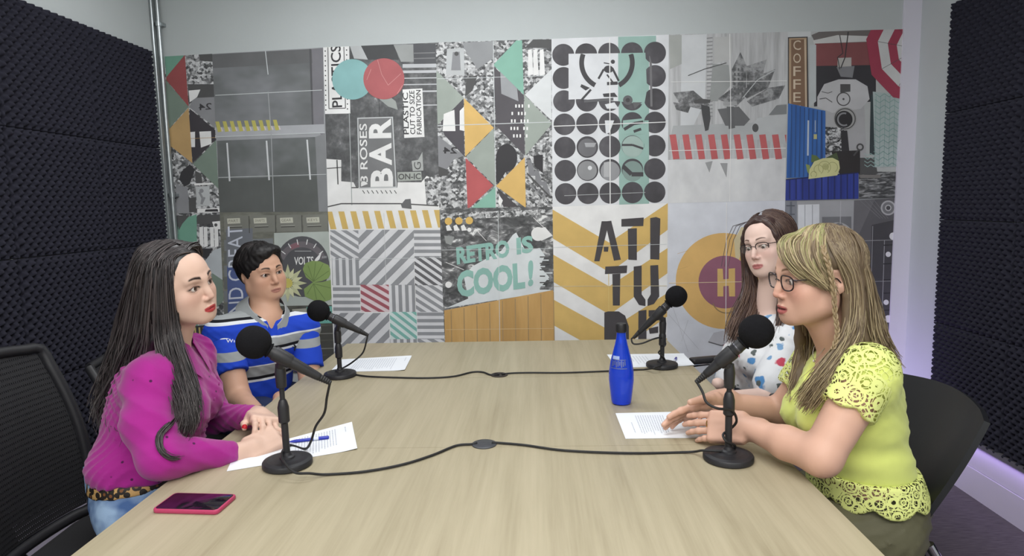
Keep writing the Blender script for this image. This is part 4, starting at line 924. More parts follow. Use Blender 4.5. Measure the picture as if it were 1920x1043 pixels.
def shell_chair(loc, rz, label, w_=.50, h=.40, zs=.45, arms=False):
    """chair with a smooth black plastic shell, local +X is where the sitter faces"""
    ch = empty('visitor_chair', Vector(loc), label, 'chair', 'black shell chairs')
    M = Matrix.Translation(loc) @ Matrix.Rotation(rz, 4, 'Z')
    def pos(u, v):
        hw = w_/2*(.84+.30*v-.14*v*v*v); a = abs(u)
        z = zs+.03+h*v - .012*max(a-.80, 0)*v*5 + .006*math.cos(u*3)*v
        return M @ Vector((-.225-.16*v+.055*u*u, u*hw, z))
    def P(u, v):
        p = pos(2*u-1, v); e = .01; n = (pos(2*u-1+e, v)-pos(2*u-1-e, v)).cross(pos(2*u-1, v+e)-pos(2*u-1, v-e)).normalized(); return p, n
    b = MB(); shell(b, P, 20, 16, .014); b.build('backrest', pbr('shell_black', rgb(30, 31, 34), .38), ch, True)
    b = MB(); b.rbox((-.23, -.235, zs-.02), (.23, .235, zs+.02), .07, M); b.build('seat', SEATM, ch, True)
    for sy in (-1, 1):
        b = MB(); b.tube([M @ Vector(p) for p in ((-.22, sy*.20, zs+.05), (-.21, sy*.21, zs-.02), (.20, sy*.22, zs-.025), (.235, sy*.24, .012))], .012, 10, sub=4); b.build('leg', CHROME, ch, True)
        b = MB(); b.tube([M @ Vector(p) for p in ((-.16, sy*.215, zs-.022), (-.22, sy*.235, .2), (-.26, sy*.24, .012))], .012, 10, sub=3); b.build('leg', CHROME, ch, True)
        if arms:
            b = MB(); b.tube([M @ Vector(p) for p in ((.16, sy*.25, zs-.02), (.20, sy*.27, zs+.17), (.14, sy*.27, zs+.205), (-.18, sy*.25, zs+.20), (-.25, sy*.22, zs+.16))], .011, 10, sub=5); b.build('armrest_frame', CHROME, ch, True)
            b = MB(); b.rbox((-.16, sy*.27-.022, zs+.208), (.17, sy*.27+.022, zs+.232), .015, M); b.build('armrest_pad', BLK, ch, True)
    return ch
shell_chair((.70, 1.70, 0), math.radians(182), 'black shell chair behind the woman in yellow', w_=.43, h=.345)
shell_chair((.86, 2.44, 0), math.radians(196), 'black chair with chrome arms under the woman in the floral blouse', w_=.46, h=.20, arms=True)

# ------------------------------------------------------------------ implicit surfaces for bodies and cloth
def axis_(lo, hi, step, fine=()):
    """coordinates from lo to hi, with finer steps inside the given (a, b, step) spans"""
    out = [lo]; x = lo
    while x < hi:
        st = step
        for a, b, s in fine:
            if a-.004 <= x <= b: st = min(st, s)
        x += st; out.append(x)
    return np.array(out, dtype=np.float32)
class Field:
    def __init__(s, X, Y, Z):
        s.X, s.Y, s.Z = X, Y, Z; s.d = np.full((len(X), len(Y), len(Z)), .05, np.float32)
    def op(s, f, c, R, k=.01, mode='u'):
        m = k+.012; sl = []
        for A, cc, r in ((s.X, c[0], R[0]), (s.Y, c[1], R[1]), (s.Z, c[2], R[2])):
            sl.append(slice(max(np.searchsorted(A, cc-r-m)-1, 0), np.searchsorted(A, cc+r+m)+1))
        if any(q.stop <= q.start for q in sl): return
        x = s.X[sl[0]][:, None, None]; y = s.Y[sl[1]][None, :, None]; z = s.Z[sl[2]][None, None, :]
        v = f(x, y, z).astype(np.float32); d = s.d[tuple(sl)]
        if mode == 'u':
            h = np.maximum(k-np.abs(d-v), 0); s.d[tuple(sl)] = np.minimum(d, v)-h*h/(4*k)
        elif mode == 's':
            v = -v; h = np.maximum(k-np.abs(d-v), 0); s.d[tuple(sl)] = np.maximum(d, v)+h*h/(4*k)
    def cone(s, a, b, ra, rb, k=.012, mode='u', sc=None):
        a = np.array(a, float); b = np.array(b, float); ba = b-a; L2 = max(float(ba @ ba), 1e-9); r = max(ra, rb)
        def f(x, y, z):
            px, py, pz = x-a[0], y-a[1], z-a[2]
            h = np.clip((px*ba[0]+py*ba[1]+pz*ba[2])/L2, 0, 1)
            return np.sqrt((px-h*ba[0])**2+(py-h*ba[1])**2+(pz-h*ba[2])**2)-(ra+(rb-ra)*h)
        s.op(f, (a+b)/2, np.abs(ba)/2+r, k, mode)
    def ell(s, c, r, M=None, k=.012, mode='u'):
        c = np.array(c, float); r = np.array(r, float); Q = np.eye(3) if M is None else np.array([list(q)[:3] for q in M][:3])
        R = max(r)
        def f(x, y, z):
            p = [x-c[0], y-c[1], z-c[2]]
            u = [(p[0]*Q[0, i]+p[1]*Q[1, i]+p[2]*Q[2, i]) for i in range(3)]
            k0 = np.sqrt(sum((u[i]/r[i])**2 for i in range(3)))+1e-9; k1 = np.sqrt(sum((u[i]/r[i]**2)**2 for i in range(3)))+1e-9
            return k0*(k0-1)/k1
        s.op(f, c, (R, R, R), k, mode)
    def box(s, c, h, r, M, k=.006, mode='u'):
        c = np.array(c, float); Q = np.array([list(q)[:3] for q in M][:3]); R = float(np.linalg.norm(h))+r
        def f(x, y, z):
            p = [x-c[0], y-c[1], z-c[2]]
            q = [np.abs(p[0]*Q[0, i]+p[1]*Q[1, i]+p[2]*Q[2, i])-h[i] for i in range(3)]
            return np.sqrt(sum(np.maximum(t, 0)**2 for t in q))+np.minimum(np.maximum(np.maximum(q[0], q[1]), q[2]), 0)-r
        s.op(f, c, (R, R, R), k, mode)
    def plane(s, p, n, k=.004):      # keep the side the normal points away from
        p = np.array(p, float); n = np.array(n, float); n /= np.linalg.norm(n)
        v = ((s.X[:, None, None]-p[0])*n[0]+(s.Y[None, :, None]-p[1])*n[1]+(s.Z[None, None, :]-p[2])*n[2]).astype(np.float32)
        h = np.maximum(k-np.abs(s.d-v), 0); s.d = np.maximum(s.d, v)+h*h/(4*k)
    def folds(s, fn): s.d += fn(s.X[:, None, None], s.Y[None, :, None], s.Z[None, None, :]).astype(np.float32)
    def mesh(s):
        d = s.d; I = d < 0
        c = np.zeros(tuple(n-1 for n in d.shape), np.uint8)
        for i in (0, 1):
            for j in (0, 1):
                for k in (0, 1): c += I[i:i+c.shape[0], j:j+c.shape[1], k:k+c.shape[2]]
        act = np.argwhere((c > 0) & (c < 8)); idx = np.full(c.shape, -1, np.int32); idx[tuple(act.T)] = np.arange(len(act))
        i, j, k = act.T; val = {}
        for a in (0, 1):
            for b in (0, 1):
                for e in (0, 1): val[(a, b, e)] = d[i+a, j+b, k+e]
        acc = np.zeros((len(act), 3)); cnt = np.zeros(len(act))
        cs = list(val)
        for p in cs:
            for ax in range(3):
                if p[ax] == 0:
                    q = list(p); q[ax] = 1; q = tuple(q); m = (val[p] < 0) != (val[q] < 0)
                    t = val[p]/(val[p]-val[q]+1e-12); P = np.empty((len(act), 3)); 
                    for u in range(3): P[:, u] = p[u]
                    P[:, ax] = t; acc[m] += P[m]; cnt[m] += 1
        fr = acc/np.maximum(cnt, 1)[:, None]; V = np.empty_like(fr)
        for u, (A, n) in enumerate(((s.X, i), (s.Y, j), (s.Z, k))): V[:, u] = A[n]+(A[n+1]-A[n])*fr[:, u]
        F = []
        for ax in range(3):
            sl0 = [slice(None)]*3; sl1 = [slice(None)]*3; sl0[ax] = slice(0, -1); sl1[ax] = slice(1, None)
            e = np.argwhere(I[tuple(sl0)] != I[tuple(sl1)]); b, g = (ax+1) % 3, (ax+2) % 3
            e = e[(e[:, b] > 0) & (e[:, g] > 0) & (e[:, b] < c.shape[b]) & (e[:, g] < c.shape[g])]
            if not len(e): continue
            def at(db, dg):
                q = e.copy(); q[:, b] -= db; q[:, g] -= dg; return idx[tuple(q.T)]
            Q = np.stack([at(1, 1), at(0, 1), at(0, 0), at(1, 0)], 1)
            fl = ~I[tuple(e.T)]; Q[fl] = Q[fl][:, ::-1]; F.append(Q[(Q >= 0).all(1)])
        return V, np.concatenate(F)
    def build(s, name, mat, par, colf=None, relax=1):
        V, F = s.mesh(); s.d = None
        if relax:
            n = len(V); E = np.concatenate([F[:, [0, 1]], F[:, [1, 2]], F[:, [2, 3]], F[:, [3, 0]]])
            for _ in range(relax):
                A = np.zeros((n, 3)); ct = np.bincount(E[:, 0], minlength=n)+np.bincount(E[:, 1], minlength=n)
                for u in range(3): A[:, u] = np.bincount(E[:, 0], V[E[:, 1], u], n)+np.bincount(E[:, 1], V[E[:, 0], u], n)
                V = V*.5+.5*A/np.maximum(ct, 1)[:, None]
        me = bpy.data.meshes.new(name); me.vertices.add(len(V)); me.vertices.foreach_set('co', V.astype(np.float32).ravel())
        me.loops.add(F.size); me.loops.foreach_set('vertex_index', F.astype(np.int32).ravel())
        me.polygons.add(len(F)); me.polygons.foreach_set('loop_start', np.arange(0, F.size, 4, dtype=np.int32))
        me.materials.append(mat); me.update(calc_edges=True); me.polygons.foreach_set('use_smooth', np.ones(len(F), dtype=bool)); me.validate()
        if colf is not None:
            C = colf(V); at = me.color_attributes.new('Col', 'FLOAT_COLOR', 'POINT'); at.data.foreach_set('color', np.concatenate([C, np.ones((len(V), 1))], 1).astype(np.float32).ravel())
        o = bpy.data.objects.new(name, me); link(o); setpar(o, par); return o

class Surf:                      # finds the point of a built mesh seen at a place in the photo
    def __init__(s, o):
        from mathutils.bvhtree import BVHTree
        me = o.data; V = [v.co.copy() for v in me.vertices]; s.t = BVHTree.FromPolygons(V, [tuple(p.vertices) for p in me.polygons])
    def __call__(s, px, py, lift=.001):
        d = Vector(ray(px, py)).normalized(); h = s.t.ray_cast(Vector((0, 0, CZ)), d)
        return None if h[0] is None else h[0]-d*lift

def attr_mat(name, rough=.5, sss=0., spec=.4, bump=0., bscale=300, aniso=0., var=0.):
    m = bpy.data.materials.new(name); N, L, B = nodes(m); a = N.new('ShaderNodeAttribute'); a.attribute_name = 'Col'
    L.new(a.outputs['Color'], B.inputs['Base Color']); B.inputs['Roughness'].default_value = rough; B.inputs['Specular IOR Level'].default_value = spec
    if sss:
        B.inputs['Subsurface Weight'].default_value = sss; B.inputs['Subsurface Radius'].default_value = (.01, .004, .002); B.inputs['Subsurface Scale'].default_value = 1.
    if bump:
        tc = N.new('ShaderNodeTexCoord'); t = N.new('ShaderNodeTexNoise'); t.inputs['Scale'].default_value = bscale; L.new(tc.outputs['Object'], t.inputs['Vector'])
        b = N.new('ShaderNodeBump'); b.inputs['Strength'].default_value = bump; b.inputs['Distance'].default_value = .001; L.new(t.outputs['Fac'], b.inputs['Height']); L.new(b.outputs[0], B.inputs['Normal'])
    return m
SKIN = attr_mat('skin', .48, .0, .35, .12, 500)

def headmat(pos, yaw, pitch=0, roll=0):     # local +Y is where the face points, +X the person's right, +Z up
    M = Matrix.Rotation(math.radians(yaw-90), 4, 'Z') @ Matrix.Rotation(math.radians(pitch), 4, 'X') @ Matrix.Rotation(math.radians(roll), 4, 'Y')
    M.translation = pos; return M
def head_at(px, py, d, yaw, pitch, roll, sc, loc=(0, .083, 0)):
    M = headmat((0, 0, 0), yaw, pitch, roll); p = YD(px, py, d)-(M.to_3x3() @ (Vector(loc)*sc)); M.translation = p; return p, M
def npv(v): return np.array([v[0], v[1], v[2]])

def add_head(F, M, sc=1., jaw=1., nose=1., mouth_open=0., neck_to=None, neck_r=.052, cheek=1., lips=1., fore=1.):
    W = lambda x, y, z: npv(M @ (Vector((x, y, z))*sc)); Q = M.to_3x3()
    E = lambda c, r, k=.012, mode='u', R=None: F.ell(W(*c), [q*sc for q in r], Q if R is None else Q @ R, k, mode)
    K = lambda a, b, ra, rb, k=.010, mode='u': F.cone(W(*a), W(*b), ra*sc, rb*sc, k, mode)
    E((0, -.018, .037), (.0735, .093, .084))
    E((0, .032, .030), (.062, .058, .060), .03)
    E((0, .030, -.034), (.056*jaw, .056, .072), .03)
    for s in (-1, 1):
        K((s*.020*jaw, .066, -.092), (s*.050*jaw, .004, -.060), .017, .020, .03)
        K((s*.050*jaw, .004, -.060), (s*.060, -.004, -.010), .020, .016, .03)
        E((s*.040*cheek, .054, -.026), (.023, .022, .020), .022)
        E((s*.058, .020, .012), (.014, .028, .026), .02)
        K((s*.010, .086, .021), (s*.040, .073, .024), .0080, .0070, .014)        # brow
    for s in (-1, 1): E((s*.034*jaw, .044, -.055), (.026, .026, .034), None or .035)
    E((0, .073, -.094), (.019*jaw, .016, .014), .02)
    E((0, .076, -.066), (.026, .018, .022), .016)
    for s in (-1, 1): E((s*.0325, .097, .003), (.0180, .0150, .0120), .014, 's')
    K((0, .0865, .012), (0, .098, -.020), .0070, .0080, .012)
    K((0, .094, -.016), (0, .1030*nose+.0, -.0325), .0070, .0088, .009)
    for s in (-1, 1): E((s*.0108, .0915, -.0385), (.0068, .0095, .0062), .007)
    for s in (-1, 1): E((s*.0058, .0980, -.0460), (.0026, .0042, .0034), .002, 's')
    # eyelids around the ball
    for s in (-1, 1):
        E((s*.0315, .0715, .000), (.0158, .0150, .0142), .006)
        E((s*.0318, .0885, -.0010), (.0145, .0110, .0060), .0025, 's')
        E((s*.0315, .0735, .0), (.0126, .0126, .0126), .001, 's')
        K((s*.0190, .0845, .0055), (s*.0440, .0760, .0065), .0020, .0018, .004)
    # lips
    o = mouth_open
    for s in (-1, 1):
        K((0, .0925, -.0640), (s*.0075, .0932, -.0628), .0042*lips, .0044*lips, .004); K((s*.0075, .0932, -.0628), (s*.0235, .0840, -.0672), .0042*lips, .0020, .004)
        K((0, .0925, -.0745-o), (s*.0110, .0905, -.0740-o), .0054*lips, .0050*lips, .004); K((s*.0110, .0905, -.0740-o), (s*.0225, .0835, -.0690-o*.4), .0048*lips, .0018, .004)
    K((-.0225, .0865, -.0685-o*.3), (0, .0975, -.0688-o*.5), .0008+o*.35, .0011+o*.6, .0015, 's'); K((.0225, .0865, -.0685-o*.3), (0, .0975, -.0688-o*.5), .0008+o*.35, .0011+o*.6, .0015, 's')
    # ears
    for s in (-1, 1):
        R = Matrix.Rotation(math.radians(-12), 3, 'X') @ Matrix.Rotation(math.radians(s*20), 3, 'Z')
        E((s*.0745, -.012, -.004), (.0070, .0175, .0300), .006, 'u', R)
        E((s*.0810, -.009, .002), (.0060, .0095, .0170), .004, 's', R); E((s*.073, .002, -.024), (.006, .008, .009), .006)
    if neck_to is not None:
        top = W(0, -.022, -.055); F.cone(top, neck_to, neck_r*sc*.96, neck_r*sc*1.05, .02)
        F.cone(W(0, .020, -.075), (npv(neck_to)+(top-npv(neck_to))*.2), .030*sc, .038*sc, .03)
def head_col(M, sc, base, lip, brow, blush=None, mouth_open=0., lash=(30, 22, 22), brow_w=.0038, brow_h=.0265, shadow=None):
    Mi = np.array(M.inverted()); base = np.array(base[:3]); 
    def f(V, C):
        P = (V @ Mi[:3, :3].T+Mi[:3, 3])/sc; x, y, z = P.T; ax = np.abs(x)
        near = (np.abs(z) < .14) & (y > .03) & (ax < .09)
        def mixin(w_, c):
            w_ = (np.clip(w_, 0, 1)*near)[:, None]; C[:] = C*(1-w_)+np.array(c[:3])*w_
        if blush is not None: mixin(.28*np.exp(-((ax-.044)**2+(z+.028)**2)/.0006), blush)
        mixin(.30*np.exp(-((x)**2/.0003+(z+.036)**2/.0002)), blush if blush is not None else base)
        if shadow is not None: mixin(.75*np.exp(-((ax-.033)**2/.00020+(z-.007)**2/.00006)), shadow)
        o = mouth_open
        # lips: band between cupid line and lower rim, tapering to the corners
        t = np.clip(ax/.0245, 0, 1); up = -.0598-.0055*t**1.5+.0012*np.exp(-(x/.003)**2)*-1; lo = -.0806-o+(.0095+o*.7)*t**2.2
        m = np.clip((up-z)/.0012+.5, 0, 1)*np.clip((z-lo)/.0012+.5, 0, 1)*np.clip((1-ax/.0245)*8, 0, 1)*(y > .07)
        mixin(m*.95, lip)
        mm = np.exp(-((z+.0690+o*.4)/(.0011+o*.35))**2)*np.clip((1-ax/.023)*6, 0, 1)*(y > .07); mixin(mm*.8, (lip[0]*.25, lip[1]*.2, lip[2]*.2))
        # brows
        q = (ax-.014)/.034; bz = brow_h+.006*np.sin(np.clip(q, 0, 1)*2.2)-.004*np.clip(q, 0, 1)**2
        bw = brow_w*(1-.55*np.clip(q, 0, 1)); mixin(np.clip(1.6*np.exp(-((z-bz)/bw)**2*1.2), 0, 1)*np.clip(q*12+.5, 0, 1)*np.clip((1-q)*8, 0, 1)*1.0*(y > .05), brow)
        # lash line on the lid rim
        e = ((ax-.0318)/.0150)**2+((z+.0006)/.0066)**2; up_ = z > -.001
        mixin(np.exp(-((np.sqrt(e)-1.02)/.20)**2)*np.where(up_, 1., .45)*(y > .06), tuple(lin(c) for c in lash))
    return f
def add_eyes(M, sc, par, iris=(60, 38, 26), look=(0, 1, 0)):
    key = 'eye_%d_%d_%d' % iris
    if key not in MATS:
        m = bpy.data.materials.new(key); N, L, B = nodes(m); tc = N.new('ShaderNodeTexCoord'); sp = N.new('ShaderNodeSeparateXYZ'); L.new(tc.outputs['Object'], sp.inputs[0])
        cr = N.new('ShaderNodeValToRGB'); cr.color_ramp.interpolation = 'LINEAR'; e = cr.color_ramp.elements
        d = N.new('ShaderNodeMath'); d.operation = 'DIVIDE'; d.inputs[1].default_value = .0125; L.new(sp.outputs[2], d.inputs[0])
        e[0].position = 0; e[0].color = rgb(206, 196, 190); e[1].position = 1; e[1].color = (.003, .003, .003, 1)
        for p, c in ((.855, rgb(206, 198, 194)), (.875, rgb(30, 20, 16)), (.90, rgb(*iris)), (.965, rgb(*iris)), (.975, (.003, .003, .003, 1))):
            q = e.new(p); q.color = c
        L.new(d.outputs[0], cr.inputs[0]); L.new(cr.outputs[0], B.inputs['Base Color']); B.inputs['Roughness'].default_value = .08; B.inputs['Coat Weight'].default_value = .5
        MATS[key] = m
    for s in (-1, 1):
        c = M @ (Vector((s*.0315, .0722, .0))*sc); d = (M.to_3x3() @ Vector(look)).normalized()
        b = MB(); b.lathe([(.0124*math.sin(math.pi*(.01+.98*k/20)), -.0124*math.cos(math.pi*(.01+.98*k/20))) for k in range(21)], None, 28)
        o = mesh_obj('eye', b.v, b.f, MATS[key], None, b.m, True); Fm = frame(c, d)
        o.matrix_world = Fm @ Matrix.Scale(sc, 4); o.parent = par; o.matrix_parent_inverse = Matrix.Translation(par.location).inverted()

FING = [(.031, .088, .069, .0082), (.0105, .094, .077, .0084), (-.0105, .091, .071, .0080), (-.0300, .080, .056, .0070)]
def add_hand(F, wrist, fdir, back, side, curl=(20, 20, 20, 20), curl2=None, thumb=((.036, .022, -.010), (.062, .046, -.016), (.074, .075, -.020)), sc=1., spread=1., tips=None):
    """side=+1: thumb on local +X. fdir fingers, back = direction out of the back of the hand"""
    y = Vector(fdir).normalized(); z = Vector(back); z = (z-y*z.dot(y)).normalized(); x = y.cross(z)*side
    W = lambda p: npv(Vector(wrist)+(x*p[0]+y*p[1]+z*p[2])*sc); Q = Matrix((x, y, z)).transposed()
    F.box(W((0, .050, .0)), (.0330*sc, .038*sc, .0055*sc), .0088*sc, Q, .014)
    F.cone(W((0, -.03, 0)), W((0, .02, 0)), .0235*sc, .026*sc, .02)
    F.cone(W((.022, .018, -.008)), W((.030, .055, -.008)), .016*sc, .012*sc, .012)
    out = []
    for n, (bx, by, L, r) in enumerate(FING):
        a = math.radians(curl[n]); p = Vector((bx, by, 0)); sx = bx*.22*spread; c2 = math.radians((curl2 or curl)[n])
        pts = [p]; ang = a
        F.cone(W((bx*.85, by-.035, .002)), W(p), r*1.05*sc, r*1.12*sc, .008)
        for l, rr in ((.45, 1.), (.30, .92), (.25, .82)):
            d = Vector((sx, math.cos(ang), -math.sin(ang))).normalized(); p = p+d*L*l; pts.append(p); ang += c2
        for i in range(3): F.cone(W(pts[i]), W(pts[i+1]), r*(1.08-.09*i)*sc, r*(1.0-.10*i)*sc, .0035)
        F.ell(W(pts[1]), [r*1.04*sc]*3, None, .004)
        dn = (pts[3]-pts[2]).normalized(); nn = Vector((0, -dn.z, dn.y)); nn = nn if nn.z > 0 or ang > 1.5 else -nn
        out.append((W(pts[3]+nn*r*.5), r*sc))
    F.cone(W((.020, .012, -.006)), W(thumb[0]), .015*sc, .0125*sc, .012); F.cone(W(thumb[0]), W(thumb[1]), .0122*sc, .0102*sc, .006); F.cone(W(thumb[1]), W(thumb[2]), .0102*sc, .0078*sc, .004)
    out.append((W(thumb[2])+npv(z)*.005*sc, .009*sc)); return out

# ---- hair: a solid mass with strands laid over it
HAIRM = {}
def hair_mat(name, rough=.42, spec=.5):
    m = attr_mat(name, rough, 0, spec); B = m.node_tree.nodes['Principled BSDF']; B.inputs['Anisotropic'].default_value = .3; return m
def smooth_path(P, n):
    P = np.array(P, float); t = np.linspace(0, len(P)-1, n); out = []
    for u in t:
        i = min(int(u), len(P)-2); f = u-i; p0 = P[max(i-1, 0)]; p1 = P[i]; p2 = P[i+1]; p3 = P[min(i+2, len(P)-1)]
        out.append(.5*((2*p1)+(p2-p0)*f+(2*p0-5*p1+4*p2-p3)*f*f+(p3-3*p2+3*p1-p0)*f**3))
    return np.array(out)
def push_out(P, M, sc, bumps):
    """move points lying inside the skull ellipsoids out to their surface"""
    Mi = np.array(M.inverted()); Mf = np.array(M); L = (P @ Mi[:3, :3].T+Mi[:3, 3])/sc
    for c, r in bumps:
        q = (L-np.array(c))/np.array(r); n = np.linalg.norm(q, axis=-1, keepdims=True); L = np.where(n < 1, np.array(c)+q/np.maximum(n, 1e-6)*np.array(r), L)
    return (L*sc) @ Mf[:3, :3].T+Mf[:3, 3]
SKULL = [((0, -.020, .040), (.0850, .101, .0880)), ((0, .026, -.028), (.0685, .0600, .0800)), ((0, .028, .035), (.0740, .0680, .066))]
def strands(name, mat, par, sheets, cols, seed=1, npt=16, wd=.0022, head=None):
    """sheets: list of dicts(guides=[path,...], n, th (thickness offset), wave, taper); cols(rng, u, v)->rgb"""
    rng = np.random.default_rng(seed); VV = []; FF = []; CC = []; base = 0
    ring = 5; ca = np.cos(np.arange(ring)*2*math.pi/ring); sa = np.sin(np.arange(ring)*2*math.pi/ring)
    for sh in sheets:
        G = np.array([smooth_path(g, npt) for g in sh['guides']]); ng = len(G)
        for q in range(sh['n']):
            u = rng.uniform(0, ng-1) if not sh.get('even') else (q+.5)/sh['n']*(ng-1); i = min(int(u), ng-2); f = u-i
            P = G[i]*(1-f)+G[i+1]*f
            vend = rng.uniform(sh.get('cut', .8), 1.0); tt = np.linspace(0, vend, npt)
            P = np.stack([np.interp(tt*(npt-1), np.arange(npt), P[:, c]) for c in range(3)], 1)
            off = rng.normal(0, 1, 3)*sh['th']; grow = sh.get('grow', .35); tn = np.linspace(0, 1, npt)
            P = P+off[None, :]*(grow+(1-grow)*tn)[:, None]
            wv = sh.get('wave', .003); ph = rng.uniform(0, 6.28, 3); fr_ = rng.uniform(1.2, 2.6)
            P = P+np.stack([np.sin(tn*6.28*fr_+ph[c])*wv*tn for c in range(3)], 1)
            if head is not None:
                g_ = 1+rng.uniform(0, .045); P = push_out(P, head[0], head[1], [(c, tuple(x_*g_ for x_ in r)) for c, r in SKULL])
            T = np.gradient(P, axis=0); T /= np.linalg.norm(T, axis=1)[:, None]+1e-9
            ref = np.array([.3, .2, 1.0]); U = np.cross(T, ref); U /= np.linalg.norm(U, axis=1)[:, None]+1e-9; Vv = np.cross(T, U)
            w_ = sh.get('w', wd)*rng.uniform(.6, 1.3)*(1-.75*tn**3)*np.minimum(1, .4+tn*6)
            R = P[:, None, :]+(U[:, None, :]*ca[None, :, None]+Vv[:, None, :]*sa[None, :, None])*w_[:, None, None]
            VV.append(R.reshape(-1, 3)); c0 = np.array([cols(rng, f_, sh) for f_ in (0., 1.)])
            C = c0[0][None, :]*(1-tn)[:, None]+c0[1][None, :]*tn[:, None]; CC.append(np.repeat(C, ring, 0))
            a = (np.arange(npt-1)[:, None]*ring+np.arange(ring)[None, :]); b_ = (np.arange(npt-1)[:, None]*ring+(np.arange(ring)[None, :]+1) % ring)
            FF.append(np.stack([a, b_, b_+ring, a+ring], -1).reshape(-1, 4)+base); base += npt*ring
    return np.concatenate(VV), np.concatenate(FF), np.concatenate(CC)
def hair_obj(name, mat, par, V, F, C):
    me = bpy.data.meshes.new(name); me.vertices.add(len(V)); me.vertices.foreach_set('co', V.astype(np.float32).ravel())
    me.loops.add(F.size); me.loops.foreach_set('vertex_index', F.astype(np.int32).ravel())
    me.polygons.add(len(F)); me.polygons.foreach_set('loop_start', np.arange(0, F.size, 4, dtype=np.int32))
    me.materials.append(mat); me.update(calc_edges=True); me.polygons.foreach_set('use_smooth', np.ones(len(F), dtype=bool))
    at = me.color_attributes.new('Col', 'FLOAT_COLOR', 'POINT'); at.data.foreach_set('color', np.concatenate([C, np.ones((len(V), 1))], 1).astype(np.float32).ravel())
    o = bpy.data.objects.new(name, me); link(o); setpar(o, par); return o
def hair_mass(F, G, r0, r1, k=.02, ax=None, inw=.010):
    for g, a in zip(G, r0 if hasattr(r0, '__len__') else [r0]*len(G)):
        P = smooth_path(g, 9)
        if ax is not None:
            dv = np.array([ax[0], ax[1], 0])-P*np.array([1, 1, 0]); P = P+dv/(np.linalg.norm(dv, axis=1)[:, None]+1e-6)*inw
        for i in range(7): F.cone(P[i], P[i+1], a+(r1-a)*i/8, a+(r1-a)*(i+1)/8, k)

def cloth(name, col, rough=.85, fuzz=.0, speck=None, bump=.25):
    m = pbr(name, col, rough, spec=.2, noise=.05, nscale=14, bump=bump, bscale=900)
    m.node_tree.nodes['Principled BSDF'].inputs['Sheen Weight'].default_value = fuzz
    return m
def sn(x, y, z, a, b, c, p): return np.sin(a*x+b*y+c*z+p)

# ------------------------------------------------------------------ people
def V3(p): return Vector((p[0], p[1], p[2]))
def torso_frame(pel, nb, R, L):
    lat = (V3(R)-V3(L)).normalized(); up = (V3(nb)-V3(pel)); up = (up-lat*up.dot(lat)).normalized(); fw = up.cross(lat)
    return lat, fw, up, Matrix((lat, fw, up)).transposed()
def add_torso(F, pel, chest, nb, R, L, g=0., hip=.155, waist=.125, rib=.140, dep=.105, bust=0., belly=0., shr=.052):
    lat, fw, up, Q = torso_frame(pel, nb, R, L); pel, chest, nb, R, L = map(V3, (pel, chest, nb, R, L)); wst = pel*.45+chest*.55-up*.02
    F.ell(pel, (hip+g, dep+.012+g, .105+g), Q, .05); F.ell(wst, (waist+g, dep-.006+g+belly*.5, .13+g), Q, .06)
    if belly: F.ell(wst-up*.03+fw*belly, (waist*.8+g, dep*.8+g, .10+g), Q, .05)
    F.ell(chest, (rib+g, dep+g, .14+g), Q, .05); F.ell(nb-up*.085-fw*.01, (rib*.88+g, dep*.80+g, .075+g), Q, .05)
    for s_, S in ((1, R), (-1, L)):
        F.cone(nb-up*.035+lat*s_*.03, S, .040+g, shr+g, .04); F.cone(chest+lat*s_*.08, S-up*.01, .06+g, shr+g, .04)
        if bust: F.ell(chest+lat*s_*.062+fw*(dep-.028)+up*.012, (.062+g, bust+g, .060+g), Q, .03)
    return lat, fw, up, Q
def seated_legs(F, pel, lat, fw, g=0., knee_x=.42, spread=.09, r=(.088, .062, .046), kz=.53, hem=.09, dirv=None):
    d = V3(dirv) if dirv is not None else Vector((fw.x, fw.y, 0)).normalized(); l = Vector((lat.x, lat.y, 0)).normalized(); pel = V3(pel)
    ft = []
    for s in (-1, 1):
        h = pel+l*s*.085-Vector((0, 0, .02)); k = Vector((pel.x, pel.y, 0))+l*s*spread+d*knee_x; k.z = kz; a = k+d*.02; a.z = hem
        F.cone(h, k, r[0]+g, r[1]+g, .03); F.cone(k, a, r[1]-.004+g, r[2]+g, .02); ft.append((a, d))
    return ft
def shoes(ft, par, mat, name='shoe'):
    for a, d in ft:
        F = Field(axis_(min(a.x, a.x+d.x*.2)-.07, max(a.x, a.x+d.x*.2)+.07, .009), axis_(min(a.y, a.y+d.y*.2)-.07, max(a.y, a.y+d.y*.2)+.07, .009), axis_(-.01, .17, .008))
        F.cone((a.x, a.y, .12), (a.x, a.y, .05), .038, .042, .02); F.cone((a.x, a.y, .045), (a.x+d.x*.16, a.y+d.y*.16, .035), .042, .036, .02); F.plane((0, 0, .004), (0, 0, -1))
        F.build(name, mat, par)
def grid(lo, hi, base, fines):
    return [axis_(lo[i], hi[i], base, [(c[i]-h, c[i]+h, st) for c, h, st in fines]) for i in range(3)]
def wrinkle(x, y, z, a=1., p=0.):
    u = 58*x+34*y+84*z+p+2.2*np.sin(19*z+15*x+p); v = 80*y-62*x+78*z+p*2+1.9*np.sin(27*x+p)
    return a*(.0030*(np.abs(np.sin(u))**.7-.6)*(.5+.5*np.sin(9*x+11*y+14*z+p))+.0024*(np.abs(np.sin(v))**.7-.6)*(.5+.5*np.sin(14*x-9*y+7*z+p)))
def noise3(P, s, seed=0.):
    x, y, z = (P*s).T; return (np.sin(x*1.7+seed+np.sin(y*2.3+z))*np.sin(y*1.9-seed+np.sin(z*2.1+x))*np.sin(z*1.6+1.3*seed+np.sin(x*2.7+y)))
HS = 1.0

